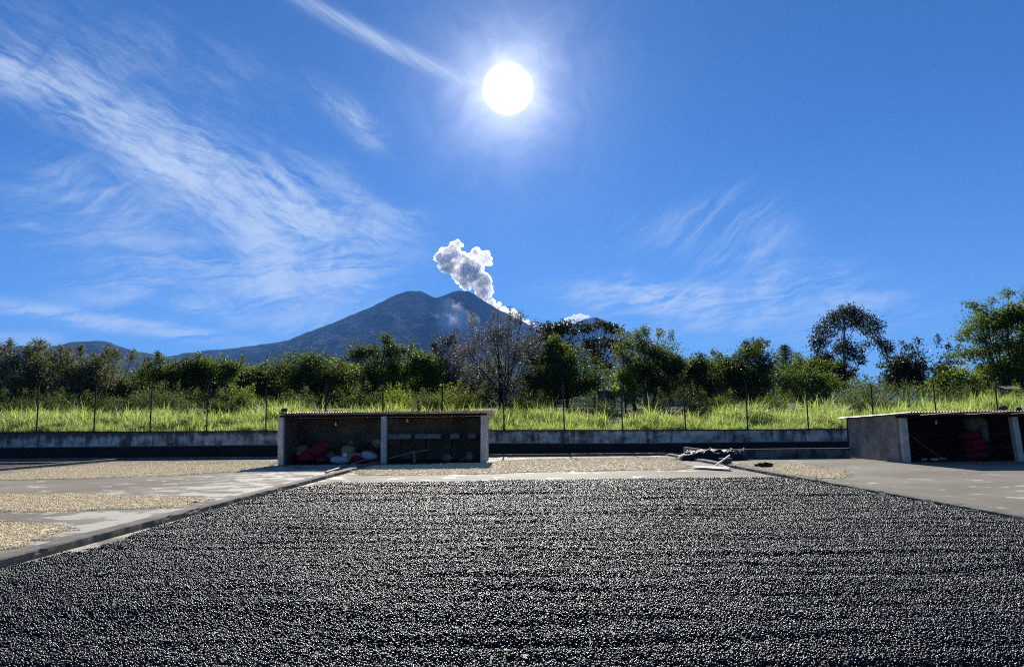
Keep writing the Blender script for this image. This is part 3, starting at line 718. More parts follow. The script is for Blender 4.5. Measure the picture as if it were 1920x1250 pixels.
for px0, px1, lb, g in ((727, 771, 'pale blue crate on the table, next to the middle post', 0), (779, 827, 'longest pale blue crate near the middle of the table', 0),
                        (844, 862, 'short pale blue crate with a folded cloth on the table', 1), (879, 893, 'short pale blue crate at the table end by the right post', 0)):
    a, b = at(px0, 816, 33), at(px1, 816, 33); crate((a.x + b.x) / 2, 33.0, .982, b.x - a.x, .4, .2, lb, gable=g)
def crumple(px, py, Y, w, h, label, m, name='crumpled_bag', cat='bag', base=None, d=None):
    p = at(px, py, Y); bm = bmesh.new(); bmesh.ops.create_icosphere(bm, subdivisions=3, radius=.5)
    for v in bm.verts:
        n = v.co.normalized(); k = 1 + .55 * mnoise.noise(n * 2.3 + Vector((px, 0, 0))) + .3 * mnoise.noise(n * 6 + Vector((0, px, 0)))
        v.co = Vector((v.co.x * w * k, v.co.y * (d or w * .7) * k, v.co.z * h * k))
    zz = min(v.co.z for v in bm.verts); p.z = (0.025 if base is None else base) - zz
    return tag(obj(name, bm, m, loc=p), label, cat)
crumple(838, 856, 31.9, .42, .26, 'crumpled pale bag on the floor under the table', M['jute'])
crumple(881, 857, 31.9, .28, .36, 'crumpled pale bag on the floor by the right post', M['jute'])
crumple(869, 861, 31.8, .3, .14, 'low crumpled cloth between the two pale bags', mat('grey_cloth', (.1, .1, .1), .9, .1), 'crumpled_cloth', 'cloth')
# wooden trestle / barrow with long handles
def barrow():
    a = at(770, 862, 31.3); t_ = thing('hand_barrow', 'crude wooden hand barrow with long sloping handles in the right bay', 'barrow', (a.x, 31.3, 0))
    def W(px, py, Y=31.3): p = at(px, py, Y); return Vector((p.x - a.x, p.y - 31.3, p.z))
    for dy in (-.16, .16):
        bm = bmesh.new(); A = W(722, 861); B = W(801, 843); A.y += dy; B.y += dy
        mid = W(772, 848); mid.y += dy; tube(bm, [A, mid, B], [.028, .04, .028], 6); obj('handle', bm, M['pole'], t_)
        bm = bmesh.new(); A = W(776, 849); A.y += dy; B = A.copy(); B.z = 0.02; B.x += .05; tube(bm, [A, B], .045, 6); obj('leg', bm, M['pole'], t_)
    for px in (762, 770, 778):
        p = W(px, 850 - (px - 762) * .15); obj('slat', box((p.x, 0, p.z + .055), (.10, .4, .03)), M['pole'], t_)
    bm = bmesh.new(); A = W(758, 852); B = W(770, 858); tube(bm, [A, B], .03, 6); obj('brace', bm, M['pole'], t_)
barrow()
# pole lying along the kerb in front of the left shed
def pole(p, q, r, label, name='wooden_pole', m='timber'):
    bm = bmesh.new(); o = Vector(p); tube(bm, [Vector((0, 0, 0)), (Vector(q) - o) * .5 + Vector((0, 0, -.01)), Vector(q) - o], [r, r * .95, r * .85], 7)
    return tag(obj(name, bm, M[m], loc=o), label, 'pole')
pole(gnd(611, 885, .04), at(686, 861, 30.2), .035, 'long dark pole resting on the kerb in front of the left shed', m='pole')
pole((14.62 + 0.9 + .35, 30.8, 1.35), (at(1766, 860, 29.6).x, 29.6, .05), .028, 'thin pole leaning in the first bay of the right shed', m='pole')
# right shed contents
sackg = None
rl = ['top dark red sack of the pile in the right shed', 'second dark red sack down in the right shed pile', 'dark red sack third down in the right shed pile', 'bottom dark red sack of the pile in the right shed']
for (px, py, w), lb in zip(((1818, 816, .95), (1824, 828, .95), (1826, 840, 1.0), (1829, 853, 1.0)), rl):
    sack(at(px, py, 30.0), (w, .6, .34), E(0, -.22 + .1 * (py > 830), .08), M['red'], lb, knot=False, seed=px)
sack(at(1829, 796, 30.8), (.95, .5, .62), E(0, .0, .1), mat('grey_plastic_sack', (.16, .165, .16), .7, .3, vary=.3, vscale=3), 'big grey plastic sack on top of the red sacks under the roof', knot=False, seed=31)
sack(at(1843, 812, 30.6), (.4, .4, .72), E(0, -.1, .1), mat('grey_blue_plastic', (.14, .16, .18), .6, .3), 'grey plastic bag hanging down right of the red sacks', knot=False, seed=33)
crumple(1690, 845, 30.6, .4, .5, 'small dull red sack at the back of the first bay', M['red'], 'sack', 'sack')
table(14.75, 16.1, 31.3, 1.02, .6, 'timber shelf table against the back wall, first bay of the right shed', nleg=2)
crate(15.2, 31.2, 1.022, .85, .4, .12, 'flat blue crate under the clutter on the first bay shelf table', mat('dull_blue_crate', (.05, .08, .12), .6, .3))
crumple(1690, 800, 31.2, .3, .08, 'crumpled white plastic lying on the flat blue crate', M['plastic'], 'crumpled_plastic', 'plastic', base=1.16)
table(19.2, 24.5, 31.3, 1.0, .7, 'long blue-grey table in the second bay of the right shed')
bulb(*at(1755, 790, 28.6).xy, 1.80, 0.36, 'white light bulb hanging in the right shed')
for i, (px, py) in enumerate(((1722, 860), (1731, 862), (1737, 860), (1771, 861))):
    p = gnd(px, py + 2); bm = bmesh.new(); r = .045
    tube(bm, [(-.13, 0, r), (.07, 0, r), (.10, 0, r), (.15, 0, r)], [r, r, r * .5, r * .35], 9)
    o = tag(obj('plastic_bottle', bm, M['white'], loc=(p.x, 28.4 + .22 * i, .024)), ['pale bottle lying on the floor, leftmost in the right shed', 'pale bottle lying second from the left on the right shed floor', 'pale bottle lying third from the left on the right shed floor', 'pale bottle lying by the foot of the leaning pole'][i], 'bottle'); o.rotation_euler[2] = -.7 + i
lump(533, 766, 31.0, .12, 'dark stone weighing down the left end of the left shed roof').location.z = 2.25
o = lump(1881, 763, 28.4, .14, 'dark stone weighing down the right shed roof'); o.location.z = 1.98
lump(1910, 763, 29.0, .11, 'smaller dark stone on the right shed roof near the photo edge').location.z = 1.94

# ---------------------------------------------------------------- low wall, heap and odds and ends right of centre
w2 = thing('low_retaining_wall', 'low damp-stained retaining wall left of the right shed', 'wall', (11.3, 31.9, 0))
def bwall(bm, seed):
    for v in bm.verts: v.co += Vector((0, .01 * mnoise.noise(v.co * 2), .008 * mnoise.noise(v.co * 3)))
    return bm
obj('wall_face', box((0, 0, .195), (6.0, .2, .39)), mat('damp_wall', (.17, .18, .19), .9, .2, col2=(.04, .042, .045), vscale=2.2, bump=.4), w2)
obj('coping', box((0, 0, .405), (6.04, .26, .03), bev=.006), M['kerb'], w2)
obj('return_wall', box((-2.93, 2.35, .195), (.14, 4.48, .39)), M['render'], w2)
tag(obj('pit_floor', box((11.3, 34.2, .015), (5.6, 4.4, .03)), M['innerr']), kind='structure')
def heap():
    a = at(1338, 846, 31.0); bm = bmesh.new(); bmesh.ops.create_grid(bm, x_segments=50, y_segments=22, size=1)
    for v in bm.verts:
        x, y = v.co.x, v.co.y; z = .40 * max(0, 1 - (abs(x) ** 3 + abs(y) ** 2.5)) ** .6 + .07 * mnoise.noise(Vector((x * 5, y * 4, 0))) + .03 * math.sin(x * 20 + y * 3)
        v.co = Vector((x * 1.45, y * .7, max(z, 0)))
    bmesh.ops.solidify(bm, geom=bm.faces[:], thickness=.012)
    tag(obj('black_tarpaulin', bm, M['tarp'], loc=(a.x, 31.3, .01)), 'black tarpaulin heap behind the right kerb, glinting plastic on top', 'tarpaulin')
    rnd = random.Random(4)
    items = [(1290, 842, 12, .18), (1304, 843, 12, -.15), (1320, 843.5, 11, .05), (1328, 839, 10, .5), (1345, 845, 12, 0), (1366, 840, 14, .25), (1390, 839.5, 10, .35)]
    words = ['leftmost', 'second from the left', 'third from the left', 'steepest, near the middle', 'lowest, near the middle', 'second from the right', 'rightmost']
    for (px, py, w, tilt), wd in zip(items, words):
        p = at(px, py + 3.5, 31.0); bm = bmesh.new(); bmesh.ops.create_grid(bm, x_segments=10, y_segments=4, size=.5); ww = w / F * 31 * 1.15
        for v in bm.verts:
            x, y = v.co.x, v.co.y
            v.co = Vector((x * ww, y * .16, .03 * mnoise.noise(Vector((x * 5, y * 4, px))) + .03 * math.sin(x * 14 + px)))
        bmesh.ops.solidify(bm, geom=bm.faces[:], thickness=.006)
        bmesh.ops.transform(bm, matrix=(Matrix.Rotation(-tilt, 4, 'Y') @ Matrix.Rotation(.25, 4, 'X')), verts=bm.verts)
        tag(obj('plastic_scrap', bm, M['plastic'], loc=p), f'white plastic scrap on the black heap, {wd}', 'plastic scrap', 'plastic scraps on the black heap')
heap()
o = lump(1288, 848, 30.6, .17, 'rounded grey stone on the right kerb near the black heap', (1.25, 1, .75)); o.location = (7.28, 31.2, .22)
# brown block bench on the kerb
b0 = gnd(1350, 864); t_ = thing('concrete_block', 'dark brown block with a pale top edge sitting on the right kerb', 'block', (7.52, 26.6, .10))
obj('block_body', box((0, 0, .08), (.40, .2, .155), bev=.01), M['timber'], t_); obj('top_slab', box((0, 0, .175), (.44, .24, .03), bev=.004), M['kerb'], t_)
# white board and stick
bd = thing('broken_board', 'flat white wooden board lying by the right kerb with a stick propped on it', 'board', tuple(gnd(1336, 878)))
g0 = bd.location
def GB(px, py, z): p = gnd(px, py, z); return p - g0
q = [GB(1299, 875.5, .06), GB(1302, 873, .08), GB(1340, 872, .1), GB(1371, 876.5, .08), GB(1367, 879.5, .06)]
bm = bmesh.new(); lo = [bm.verts.new((v.x, v.y, .035)) for v in q]; hi = [bm.verts.new((v.x, v.y, .07)) for v in q]
bm.faces.new(lo[::-1]); bm.faces.new(hi)
for i in range(5): bm.faces.new((lo[i], lo[(i + 1) % 5], hi[(i + 1) % 5], hi[i]))
obj('board_panel', bm, M['pale_timber'], bd)
c_ = GB(1341, 873, .08); c2 = c_ + Vector((.62, .35, .34)); bm = bmesh.new(); tube(bm, [c_, c2], .03, 4); obj('propped_stick', bm, M['pale_timber'], bd)
c3 = GB(1348, 871, .09); c4 = GB(1368, 877, .09); bm = bmesh.new(); tube(bm, [c3, c4], .03, 4); obj('lath', bm, M['pale_timber'], bd)
crumple(1432, 873, 23.9, .55, .16, 'black rag lying on the right kerb before the pale coffee patch', M['tarp'], 'crumpled_rag', 'rag', base=.10, d=.25)

def weed(x, y, z, h, n, label, m, seed):
    r = random.Random(seed); t_ = thing('weed', label, 'weed', (x, y, z)); V = []; Fc = []; bm = bmesh.new()
    for i in range(n):
        a = r.uniform(0, 6.28); ln = h * r.uniform(.6, 1); tip = Vector((math.cos(a) * ln * .6, math.sin(a) * ln * .6, ln)); tube(bm, [Vector((0, 0, -.01)), tip * .5 + Vector((0, 0, ln * .15)), tip], [.004, .003, .002], 4)
        for k in range(7):
            u = .25 + .75 * k / 6; c = tip * u + Vector((0, 0, ln * .15 * (1 - u))); b = r.uniform(0, 6.28); ll = h * .28; d = Vector((math.cos(b), math.sin(b), r.uniform(-.2, .6))).normalized(); sd = d.cross(Vector((0, 0, 1))).normalized() * ll * .2
            k0 = len(V); V += [c, c + d * ll * .5 + sd, c + d * ll, c + d * ll * .5 - sd]; Fc.append((k0, k0 + 1, k0 + 2, k0 + 3))
    obj('stem', bm, m, t_); obj('foliage', np_mesh('foliage', np.array([tuple(v) for v in V]), np.array(Fc)), m, t_)
kp = gnd(1580, 908); weed(7.42, kp.y, 0, .22, 11, 'small green weed growing at the foot of the right kerb', L['green'], 3)
weed(7.42, gnd(1500, 898).y, 0, .08, 4, 'tiny green sprout at the right kerb, beyond the larger weed', L['green'], 5)
weed(7.42, gnd(1643, 926).y, 0, .07, 4, 'tiny yellowish sprout at the right kerb, nearer than the larger weed', L['bright'], 6)
weed(-5.5, gnd(285, 985).y, 0, .08, 4, 'tiny dry sprout at the foot of the left kerb', L['pink'], 7)
# fallen dry leaf on the black bed
bm = bmesh.new(); vs = [bm.verts.new(c) for c in ((0, 0, 0), (.04, .03, .012), (.1, .02, .004), (.05, -.03, .01))]; bm.faces.new(vs)
lp = gnd(344, 1063, .05); tag(obj('fallen_leaf', bm, mat('dry_leaf', (.5, .42, .25), .8, .2), loc=(lp.x, lp.y, .055)), 'pale dry leaf lying on the black coffee at left', 'leaf')

# ---------------------------------------------------------------- grass behind the wall
def tuft(seed, n, h, spread, wid):
    r = np.random.default_rng(seed); V = []; Fc = []
    seg = 4
    for i in range(n):
        a = r.uniform(0, 6.28); ln = h * r.uniform(.55, 1.1); lean = r.uniform(.1, .95); bend = r.uniform(.3, 1.5)
        x0, y0 = r.normal(0, spread, 2); w = wid * r.uniform(.6, 1.2); ph = lean * .5; x = y = 0.0; z = -0.05; p = []
        for s in range(seg + 1):
            p.append((x, z)); ph2 = ph + bend * (s / seg) ** 1.3
            x += math.sin(ph2) * ln / seg; z += math.cos(ph2) * ln / seg
        ca, sa = math.cos(a), math.sin(a); tw = r.uniform(-.6, .6)
        k0 = len(V)
        for s, (d, z) in enumerate(p):
            ww = w * (1 - (s / seg) ** 2.0) * .5 + .002
            nx, ny = -sa * math.cos(tw), ca * math.cos(tw)
            V.append((x0 + ca * d + nx * ww, y0 + sa * d + ny * ww, z + math.sin(tw) * ww)); V.append((x0 + ca * d - nx * ww, y0 + sa * d - ny * ww, z - math.sin(tw) * ww))
        for s in range(seg): Fc.append((k0 + 2 * s, k0 + 2 * s + 1, k0 + 2 * s + 3, k0 + 2 * s + 2))
    me = np_mesh('grass_tuft', np.array(V), np.array(Fc)); me.materials.append(L['grass']); me.polygons.foreach_set('use_smooth', [True] * len(me.polygons)); return me
def grass():
    src = [hidden(tuft(100 + i, 40, 1.45, .22, .052)) for i in range(5)] + [hidden(tuft(120 + i, 24, 2.1, .14, .06)) for i in range(2)]
    N = 6800; X = rng.uniform(-34, 34, N); Y = 39.85 + (rng.random(N) ** 1.2) * 9.5
    dens = vnoise(X, Y, 70, .35) + .35 * vnoise(X, Y, 71, 1.2); keep = dens > (.34 + .035 * (Y - 40)); X, Y = X[keep], Y[keep]; N = len(X)
    sc = .42 + .75 * vnoise(X, Y, 72, .35) + .35 * vnoise(X, Y, 73, 1.1) + rng.uniform(-.2, .3, N); sc *= .32 + .38 * np.clip((Y - 39.8) / 4.5, 0, 1)
    Z = np.array([field_z(a, max(b, 40)) for a, b in zip(X, Y)]) - .03
    idx = np.where(rng.random(N) < .2, rng.integers(5, 7, N), rng.integers(0, 5, N))
    o = point_obj('tall_grass', np.stack([X, Y, Z], -1), np.stack([rng.normal(0, .12, N), rng.normal(0, .12, N), rng.uniform(0, 6.28, N)], -1), np.repeat(sc[:, None], 3, 1), idx, src)
    tag(o, 'tall bright green guinea grass growing behind the fence', 'grass', kind='stuff')
grass()

# ---------------------------------------------------------------- trees
def leaf_quads(C_, N_, size, r, droop=0.0, asp=0.42):
    """diamond leaves at points C_; N_ random outward-ish directions"""
    n = len(C_); d = r.normal(0, 1, (n, 3)); d /= np.linalg.norm(d, axis=1)[:, None]; d = d * .8 + N_ * .7; d[:, 2] -= droop; d /= np.linalg.norm(d, axis=1)[:, None] + 1e-9
    q = r.normal(0, 1, (n, 3)); sd = np.cross(d, q); sd /= np.linalg.norm(sd, axis=1)[:, None] + 1e-9
    nn = np.cross(d, sd); s = size * r.uniform(.6, 1.25, n)[:, None]
    a = C_; b = C_ + d * s * .5 + sd * s * asp * .5 + nn * s * .08; c = C_ + d * s - nn * s * .08; e = C_ + d * s * .5 - sd * s * asp * .5 + nn * s * .08
    V = np.stack([a, b, c, e], 1).reshape(-1, 3); F_ = np.arange(4 * n).reshape(n, 4); return V, F_
def tree(px, top, w, bot, Y, style, label, leaf, nclump=34, nleaf=360, lsize=.19, csize=.16, bark='bark', name='broadleaf_tree', cat='tree', group=None, spikes=0, trunks=1, shape=1.0, hollow=.35, flat=.9, base_z=None, seed=None, tpx=None, low=0.0):
    Y = Y + 6.5 if cat == 'bush' else (Y if group else 61 + (Y - 47) * 1.25); lsize = lsize * Y / 50
    seed = seed if seed is not None else int(px * 3 + top); r = np.random.default_rng(seed)
    bot = max(bot, 790) if cat == 'bush' else bot + (14 if bot > 720 and tpx is None else 0)
    top = top if cat == 'bush' else top - 5
    tp = at(px, top, Y); bp = at(px, bot, Y); H = tp.z - bp.z; Wd = w / F * Y * 1.2; nleaf = int(nleaf * 1.1)
    x0 = at(tpx or px, bot, Y).x; gz = field_z(x0, Y) if base_z is None else base_z
    T = thing(name, label, cat, (x0, Y, gz - .05), group=group)
    cz = (tp.z + bp.z) / 2 - gz + .05; cc = np.array([tp.x - x0, 0, cz]); rad = np.array([Wd / 2, Wd / 2 * .85, H / 2])
    cr = csize * max(Wd, H)
    cl = []
    tries = 0
    while len(cl) < nclump and tries < 4000:
        tries += 1
        u = r.normal(0, 1, 3); u /= np.linalg.norm(u); rr = r.uniform(hollow, 1) ** .5
        if style == 'dome': u[2] = u[2] * .95 + .05
        if style == 'ring' and rr < .6 and r.random() < .8: continue
        if style == 'cone':
            zz = r.random() ** 1.3; k = (1 - zz) ** .8; a = r.uniform(0, 6.28); u = np.array([math.cos(a) * k, math.sin(a) * k, zz * 2 - 1]); rr = r.uniform(.6, 1)
        sz = cr * r.uniform(.5, 1.2)
        out = r.random() < .28
        if out: rr = r.uniform(1.02, 1.2); sz = cr * r.uniform(.35, .65)
        lob = 1 + .13 * math.sin(3 * math.atan2(u[2], u[0]) + seed) + .09 * math.sin(5 * math.atan2(u[2], u[0]) + seed * 1.7)
        p = u * rr * lob
        q = cc + p * (rad - np.array([sz * .7, sz * .7, sz * flat * .8]))
        if style == 'cone': q = cc + p * rad * np.array([1, 1, .95])
        cl.append((q, sz, out))
    VV = []; FF = []; off = 0
    for q, sz, _ in cl:
        n = int(nleaf * (sz / cr) ** 2 * .9)
        u = r.normal(0, 1, (n, 3)); u /= np.linalg.norm(u, axis=1)[:, None]
        ra = (r.random(n) ** .45)[:, None] * (1 + .35 * r.normal(0, 1, (n, 1)))
        sc_ = np.array([1.15, 1.15, flat])
        pts = q + u * ra * sz * sc_
        v, f = leaf_quads(pts, u, lsize, r, droop=.25)
        VV.append(v); FF.append(f + off); off += len(v)
    sp_lines = []
    for i in range(spikes):          # upright shoots with small leaf tufts that break the outline
        a = r.uniform(-1, 1); q = cc + np.array([a * rad[0] * .85, r.uniform(-.5, .5) * rad[1], rad[2] * math.sqrt(max(0, 1 - a * a * .8)) * .8])
        ln = r.uniform(.5, 1.3) * min(H, 4) * .2 + .25; dr = np.array([a * .35 + r.normal(0, .15), r.normal(0, .2), 1.0]); dr /= np.linalg.norm(dr)
        sp_lines.append((q, q + dr * ln)); n = int(nleaf * .35)
        tt_ = r.random(n); pts = q + dr * ln * tt_[:, None] + r.normal(0, .16 + .05 * H / 5, (n, 3)) * (1.1 - .6 * tt_[:, None])
        v, f = leaf_quads(pts, r.normal(0, .5, (n, 3)), lsize * .9, r); VV.append(v); FF.append(f + off); off += len(v)
    o = obj('crown', np_mesh('crown', np.concatenate(VV), np.concatenate(FF)), leaf, T)
    # trunk and limbs
    bm = bmesh.new(); fork = np.array([0, 0, max(.3, (bp.z - gz) + H * .12)])
    tr = max(.05, H * .018 + .035)
    bases = [np.array([r.uniform(-.3, .3) * (trunks > 1) * i, r.uniform(-.2, .2) * (trunks > 1), 0]) for i in range(trunks)]
    hubs = []
    for b in bases:
        hub = b * 1.6 + fork + np.array([cc[0] * .25, 0, r.uniform(-.1, .25) * H * .3]); hubs.append(hub)
        mid = (b + hub) / 2 + r.normal(0, .06, 3)
        tube(bm, [b, mid, hub], [tr * 1.25, tr, tr * .85], 8)
    order = sorted(range(len(cl)), key=lambda i: -cl[i][1])[:14 if nclump > 12 else nclump]
    order += [i for i in range(len(cl)) if cl[i][2] and i not in order][:14]
    for i in order:
        q = cl[i][0]; hub = hubs[i % len(hubs)]; m1 = hub + (q - hub) * .4 + np.array([0, 0, -.06 * H * (1 if q[2] > hub[2] else 0)]) + r.normal(0, .05 * H / 3, 3); m2 = hub + (q - hub) * .75 + r.normal(0, .04 * H / 3, 3)
        tube(bm, [hub, m1, m2, q], [tr * .55, tr * .38, tr * .24, tr * .1], 5)
    for a, b in sp_lines: tube(bm, [a, b], [tr * .2, tr * .08], 4)
    obj('trunk', bm, M[bark], T, smooth=True)
    return T

BACK = 'dense trees behind the front row'
# far row first: fills the gaps low down
for i, (px, top, w) in enumerate(((-30, 690, 120), (70, 692, 120), (160, 690, 110), (255, 700, 110), (345, 694, 110), (440, 698, 110), (535, 700, 100), (620, 696, 100), (690, 690, 90), (780, 680, 110), (860, 676, 90), (935, 680, 90), (1010, 672, 90), (1290, 690, 90), (1360, 688, 110), (1450, 690, 110))):
    tree(px, top, w, 800, 88, 'dome', 'dark indistinct tree in the shaded row behind the front trees', L['dark'] if i % 3 else L['green'], nclump=22, nleaf=230, lsize=.23, csize=.2, group=BACK, seed=500 + i)
TR = [
 # px top w bot Y style label leaf kwargs
 (28, 655, 130, 752, 52, 'dome', 'bushy olive-green tree at the left edge of the photo', 'pink', dict(spikes=4)),
 (88, 652, 105, 745, 54, 'dome', 'tree with tall pale flowering shoots, second from the left edge', 'pink', dict(spikes=9)),
 (150, 668, 100, 735, 50, 'dome', 'green tree with dark trunk and pale leaf tips below the left hill', 'pink', dict(spikes=5)),
 (215, 668, 120, 740, 53, 'dome', 'tree with open pinkish branches standing below the left hill top', 'pink', dict(spikes=8, nclump=26)),
 (280, 690, 90, 740, 56, 'dome', 'low green tree right of the pink-tipped trees', 'green', dict()),
 (330, 672, 110, 725, 50, 'dome', 'broad dark tree with sprigs rising above its left side', 'dark', dict(spikes=3)),
 (402, 670, 90, 725, 51, 'dome', 'broad dark leafy tree with a glowing green crown top, left of the volcano foot', 'green', dict(spikes=1)),
 (465, 688, 90, 742, 55, 'dome', 'pale olive tree between the broad dark tree and the round one', 'olive', dict(spikes=3)),
 (520, 690, 80, 735, 54, 'dome', 'thin dark tree just left of the round domed tree', 'dark', dict(spikes=1)),
 (582, 661, 130, 735, 50, 'dome', 'dark round domed tree above the left end of the left shed', 'dark', dict(nclump=46, nleaf=420)),
 (652, 672, 62, 735, 53, 'dome', 'glowing yellow-green tree between the domed tree and the tall dark one', 'bright', dict(nclump=20)),
 (708, 634, 86, 742, 49, 'blob', 'tall dark tree with lit right side above the left shed', 'dark', dict(nclump=50, csize=.13)),
 (738, 668, 56, 750, 48.3, 'blob', 'bright green leaf mass coloured as the lit right side of the tall dark tree', 'bright', dict(nclump=22, csize=.15)),  # brighter leaf colour stands in for sun on the dark tree's right side
 (788, 655, 84, 740, 50, 'blob', 'green tree with a narrow dark top above the shed roof', 'green', dict(nclump=34, spikes=3)),
 (838, 640, 58, 735, 54, 'blob', 'narrow grey-leaved tree with upright shoots left of the silvery tree', 'grey', dict(spikes=8, nclump=26)),
 (938, 590, 150, 745, 49, 'blob', 'tall silvery grey sparse tree in front of the volcano flank', 'grey', dict(nclump=64, nleaf=330, csize=.11, spikes=14, trunks=3, hollow=.1, lsize=.14)),
 (880, 660, 70, 735, 51, 'blob', 'grey sparse side tree leaning out left of the silvery tree', 'grey', dict(nclump=18, nleaf=180, csize=.15, spikes=5)),
 (1042, 600, 100, 684, 60, 'dome', 'dark broad-leaved umbrella crown right of the silvery tree', 'bigdark', dict(nclump=22, nleaf=190, lsize=.26, csize=.15, flat=.55, hollow=.5, tpx=1062)),
 (1130, 600, 84, 690, 60, 'dome', 'dark umbrella-shaped tree in front of the second peak', 'bigdark', dict(nclump=20, nleaf=190, lsize=.26, csize=.16, flat=.5, hollow=.5, tpx=1112)),
 (1008, 625, 70, 700, 55, 'blob', 'dark bluish tree filling the gap right of the silvery tree', 'bigdark', dict(nclump=26, nleaf=260, csize=.15)),
 (1040, 632, 66, 700, 51, 'cone', 'pointed pale yellow-green tree top in the centre', 'green', dict(nclump=30, csize=.13)),
 (1062, 655, 148, 748, 48.5, 'dome', 'big dense dark tree right of centre before the volcano', 'dark', dict(nclump=56, nleaf=420, csize=.13)),
 (1210, 618, 105, 740, 49, 'dome', 'tall grey-green tree with several trunks right of the second peak', 'olive', dict(nclump=52, nleaf=340, csize=.13, spikes=4, trunks=4)),
 (1238, 660, 80, 735, 48.2, 'blob', 'dark lower crown on the right side of the many-trunked tree', 'dark', dict(nclump=26)),
 (1172, 692, 52, 748, 47, 'blob', 'bright green leaf mass coloured as the lit left side of the many-trunked tree', 'bright', dict(nclump=16, nleaf=260)),  # bright leaves added as the sunlit left flank of that tree
 (1302, 672, 70, 745, 51, 'dome', 'small dark tree left of the rounded dark tree', 'dark', dict(nclump=30)),
 (1335, 668, 60, 740, 55, 'dome', 'grey-topped green tree behind the rounded dark tree', 'olive', dict(nclump=22, spikes=3)),
 (1397, 652, 112, 750, 49, 'dome', 'big rounded dark tree left of the conifer tip', 'dark', dict(nclump=54, nleaf=420, csize=.13)),
 (1418, 646, 44, 670, 51, 'dome', 'small spiky grey tree top poking above the rounded dark tree', 'grey', dict(nclump=9, spikes=7, nleaf=160)),
 (1512, 664, 90, 730, 52, 'dome', 'green tree below the left side of the tall open tree', 'green', dict(nclump=34)),
 (1548, 672, 72, 725, 56, 'dome', 'dark tree close left of the tall open tree', 'bigdark', dict(nclump=26)),
 (1518, 694, 120, 752, 47, 'dome', 'low light-green leafy tree behind the fourth fence post from the right', 'green', dict(nclump=36, csize=.14)),
 (1695, 672, 74, 725, 60, 'dome', 'low dark tree left of the clump before the big right tree', 'bigdark', dict(nclump=18)),
 (1732, 640, 104, 725, 60, 'dome', 'dark grey clumpy tree left of the big right tree', 'bigdark', dict(nclump=34, nleaf=220, csize=.12, lsize=.2, spikes=5)),
 (1890, 560, 178, 745, 47, 'dome', 'largest leafy green tree at the right edge of the photo', 'green', dict(nclump=120, nleaf=560, csize=.115, spikes=2, lsize=.2, hollow=.2, flat=.65)),
 (1950, 548, 160, 750, 50, 'dome', 'large leafy tree cut by the right edge of the photo', 'dark', dict(nclump=60, nleaf=360, csize=.12, lsize=.17)),
 (1800, 690, 110, 745, 46, 'dome', 'bright green bush below the largest right tree', 'bright', dict(nclump=30, csize=.14)),
]
for px, top, w, bot, Y, st, lb, lf, kw in TR:
    k = dict(nclump=36); k.update(kw)
    tree(px, top, w, bot, Y, st, lb, L[lf], **k)

def open_tree():
    """the tall airy tree: straight trunk, fanned limbs, clumps in an arch with sky between"""
    Y = 72; r = np.random.default_rng(77); b = at(1583, 724, Y); gz = b.z - .4
    T = thing('airy_tree', 'tall airy tree with straight bare trunk and sky showing through its arched crown', 'tree', (b.x, Y, gz))
    def Q(px, py, dy=0): p = at(px, py, Y + dy); return np.array([p.x - b.x, dy, p.z - gz])
    clumps = [(1583, 583, 13), (1598, 582, 12), (1568, 592, 14), (1612, 592, 13), (1555, 604, 14), (1630, 600, 14), (1541, 618, 13), (1592, 600, 14), (1642, 612, 12), (1533, 634, 12), (1610, 608, 12),
              (1640, 626, 11), (1530, 648, 12), (1545, 640, 10), (1575, 612, 11), (1648, 640, 10), (1660, 648, 12), (1664, 656, 9), (1583, 645, 15), (1575, 655, 12), (1598, 655, 13), (1608, 665, 11), (1590, 668, 10), (1625, 645, 8), (1540, 665, 13), (1552, 672, 12), (1535, 680, 12), (1560, 688, 10), (1615, 676, 8), (1660, 668, 7), (1545, 696, 9), (1622, 620, 9), (1562, 625, 8), (1604, 690, 5), (1650, 684, 6)]
    V = []; Fs = []; off = 0; cs = []
    for px, py, s in clumps:
        q = Q(px, py, r.uniform(-1.4, 1.4)); sz = s * 1.2 / F * Y; cs.append((q, sz)); s *= 1.2; n = int(230 * (s / 12) ** 2)
        u = r.normal(0, 1, (n, 3)); u /= np.linalg.norm(u, axis=1)[:, None]; pts = q + u * (r.random(n) ** .5)[:, None] * sz * np.array([1.1, 1.1, .8]) * (1 + .25 * r.normal(0, 1, (n, 1)))
        v, f = leaf_quads(pts, u, .25, r, .2); V.append(v); Fs.append(f + off); off += len(v)
    obj('crown', np_mesh('crown', np.concatenate(V), np.concatenate(Fs)), L['bigdark'], T)
    bm = bmesh.new(); tk = [np.array([0, 0, 0.]), Q(1584, 700), Q(1583, 665), Q(1583, 630), Q(1584, 600), Q(1585, 585)]
    tube(bm, tk, [.2, .17, .14, .11, .07, .04], 8)
    for k, (q, sz) in enumerate(cs):
        h = min(.95, max(.14, (q[2] - 1.5) / (tk[-1][2]) - .18 - .12 * abs(q[0]) / 4)); h0 = h * tk[-1][2]; a = np.array([0, 0, h0])
        if k % 3 == 0: tube(bm, [a, a + (q - a) * .5 + np.array([0, 0, -.12]), q], [.05, .035, .015], 5)
    obj('trunk', bm, M['palebark'], T, smooth=True)
open_tree()
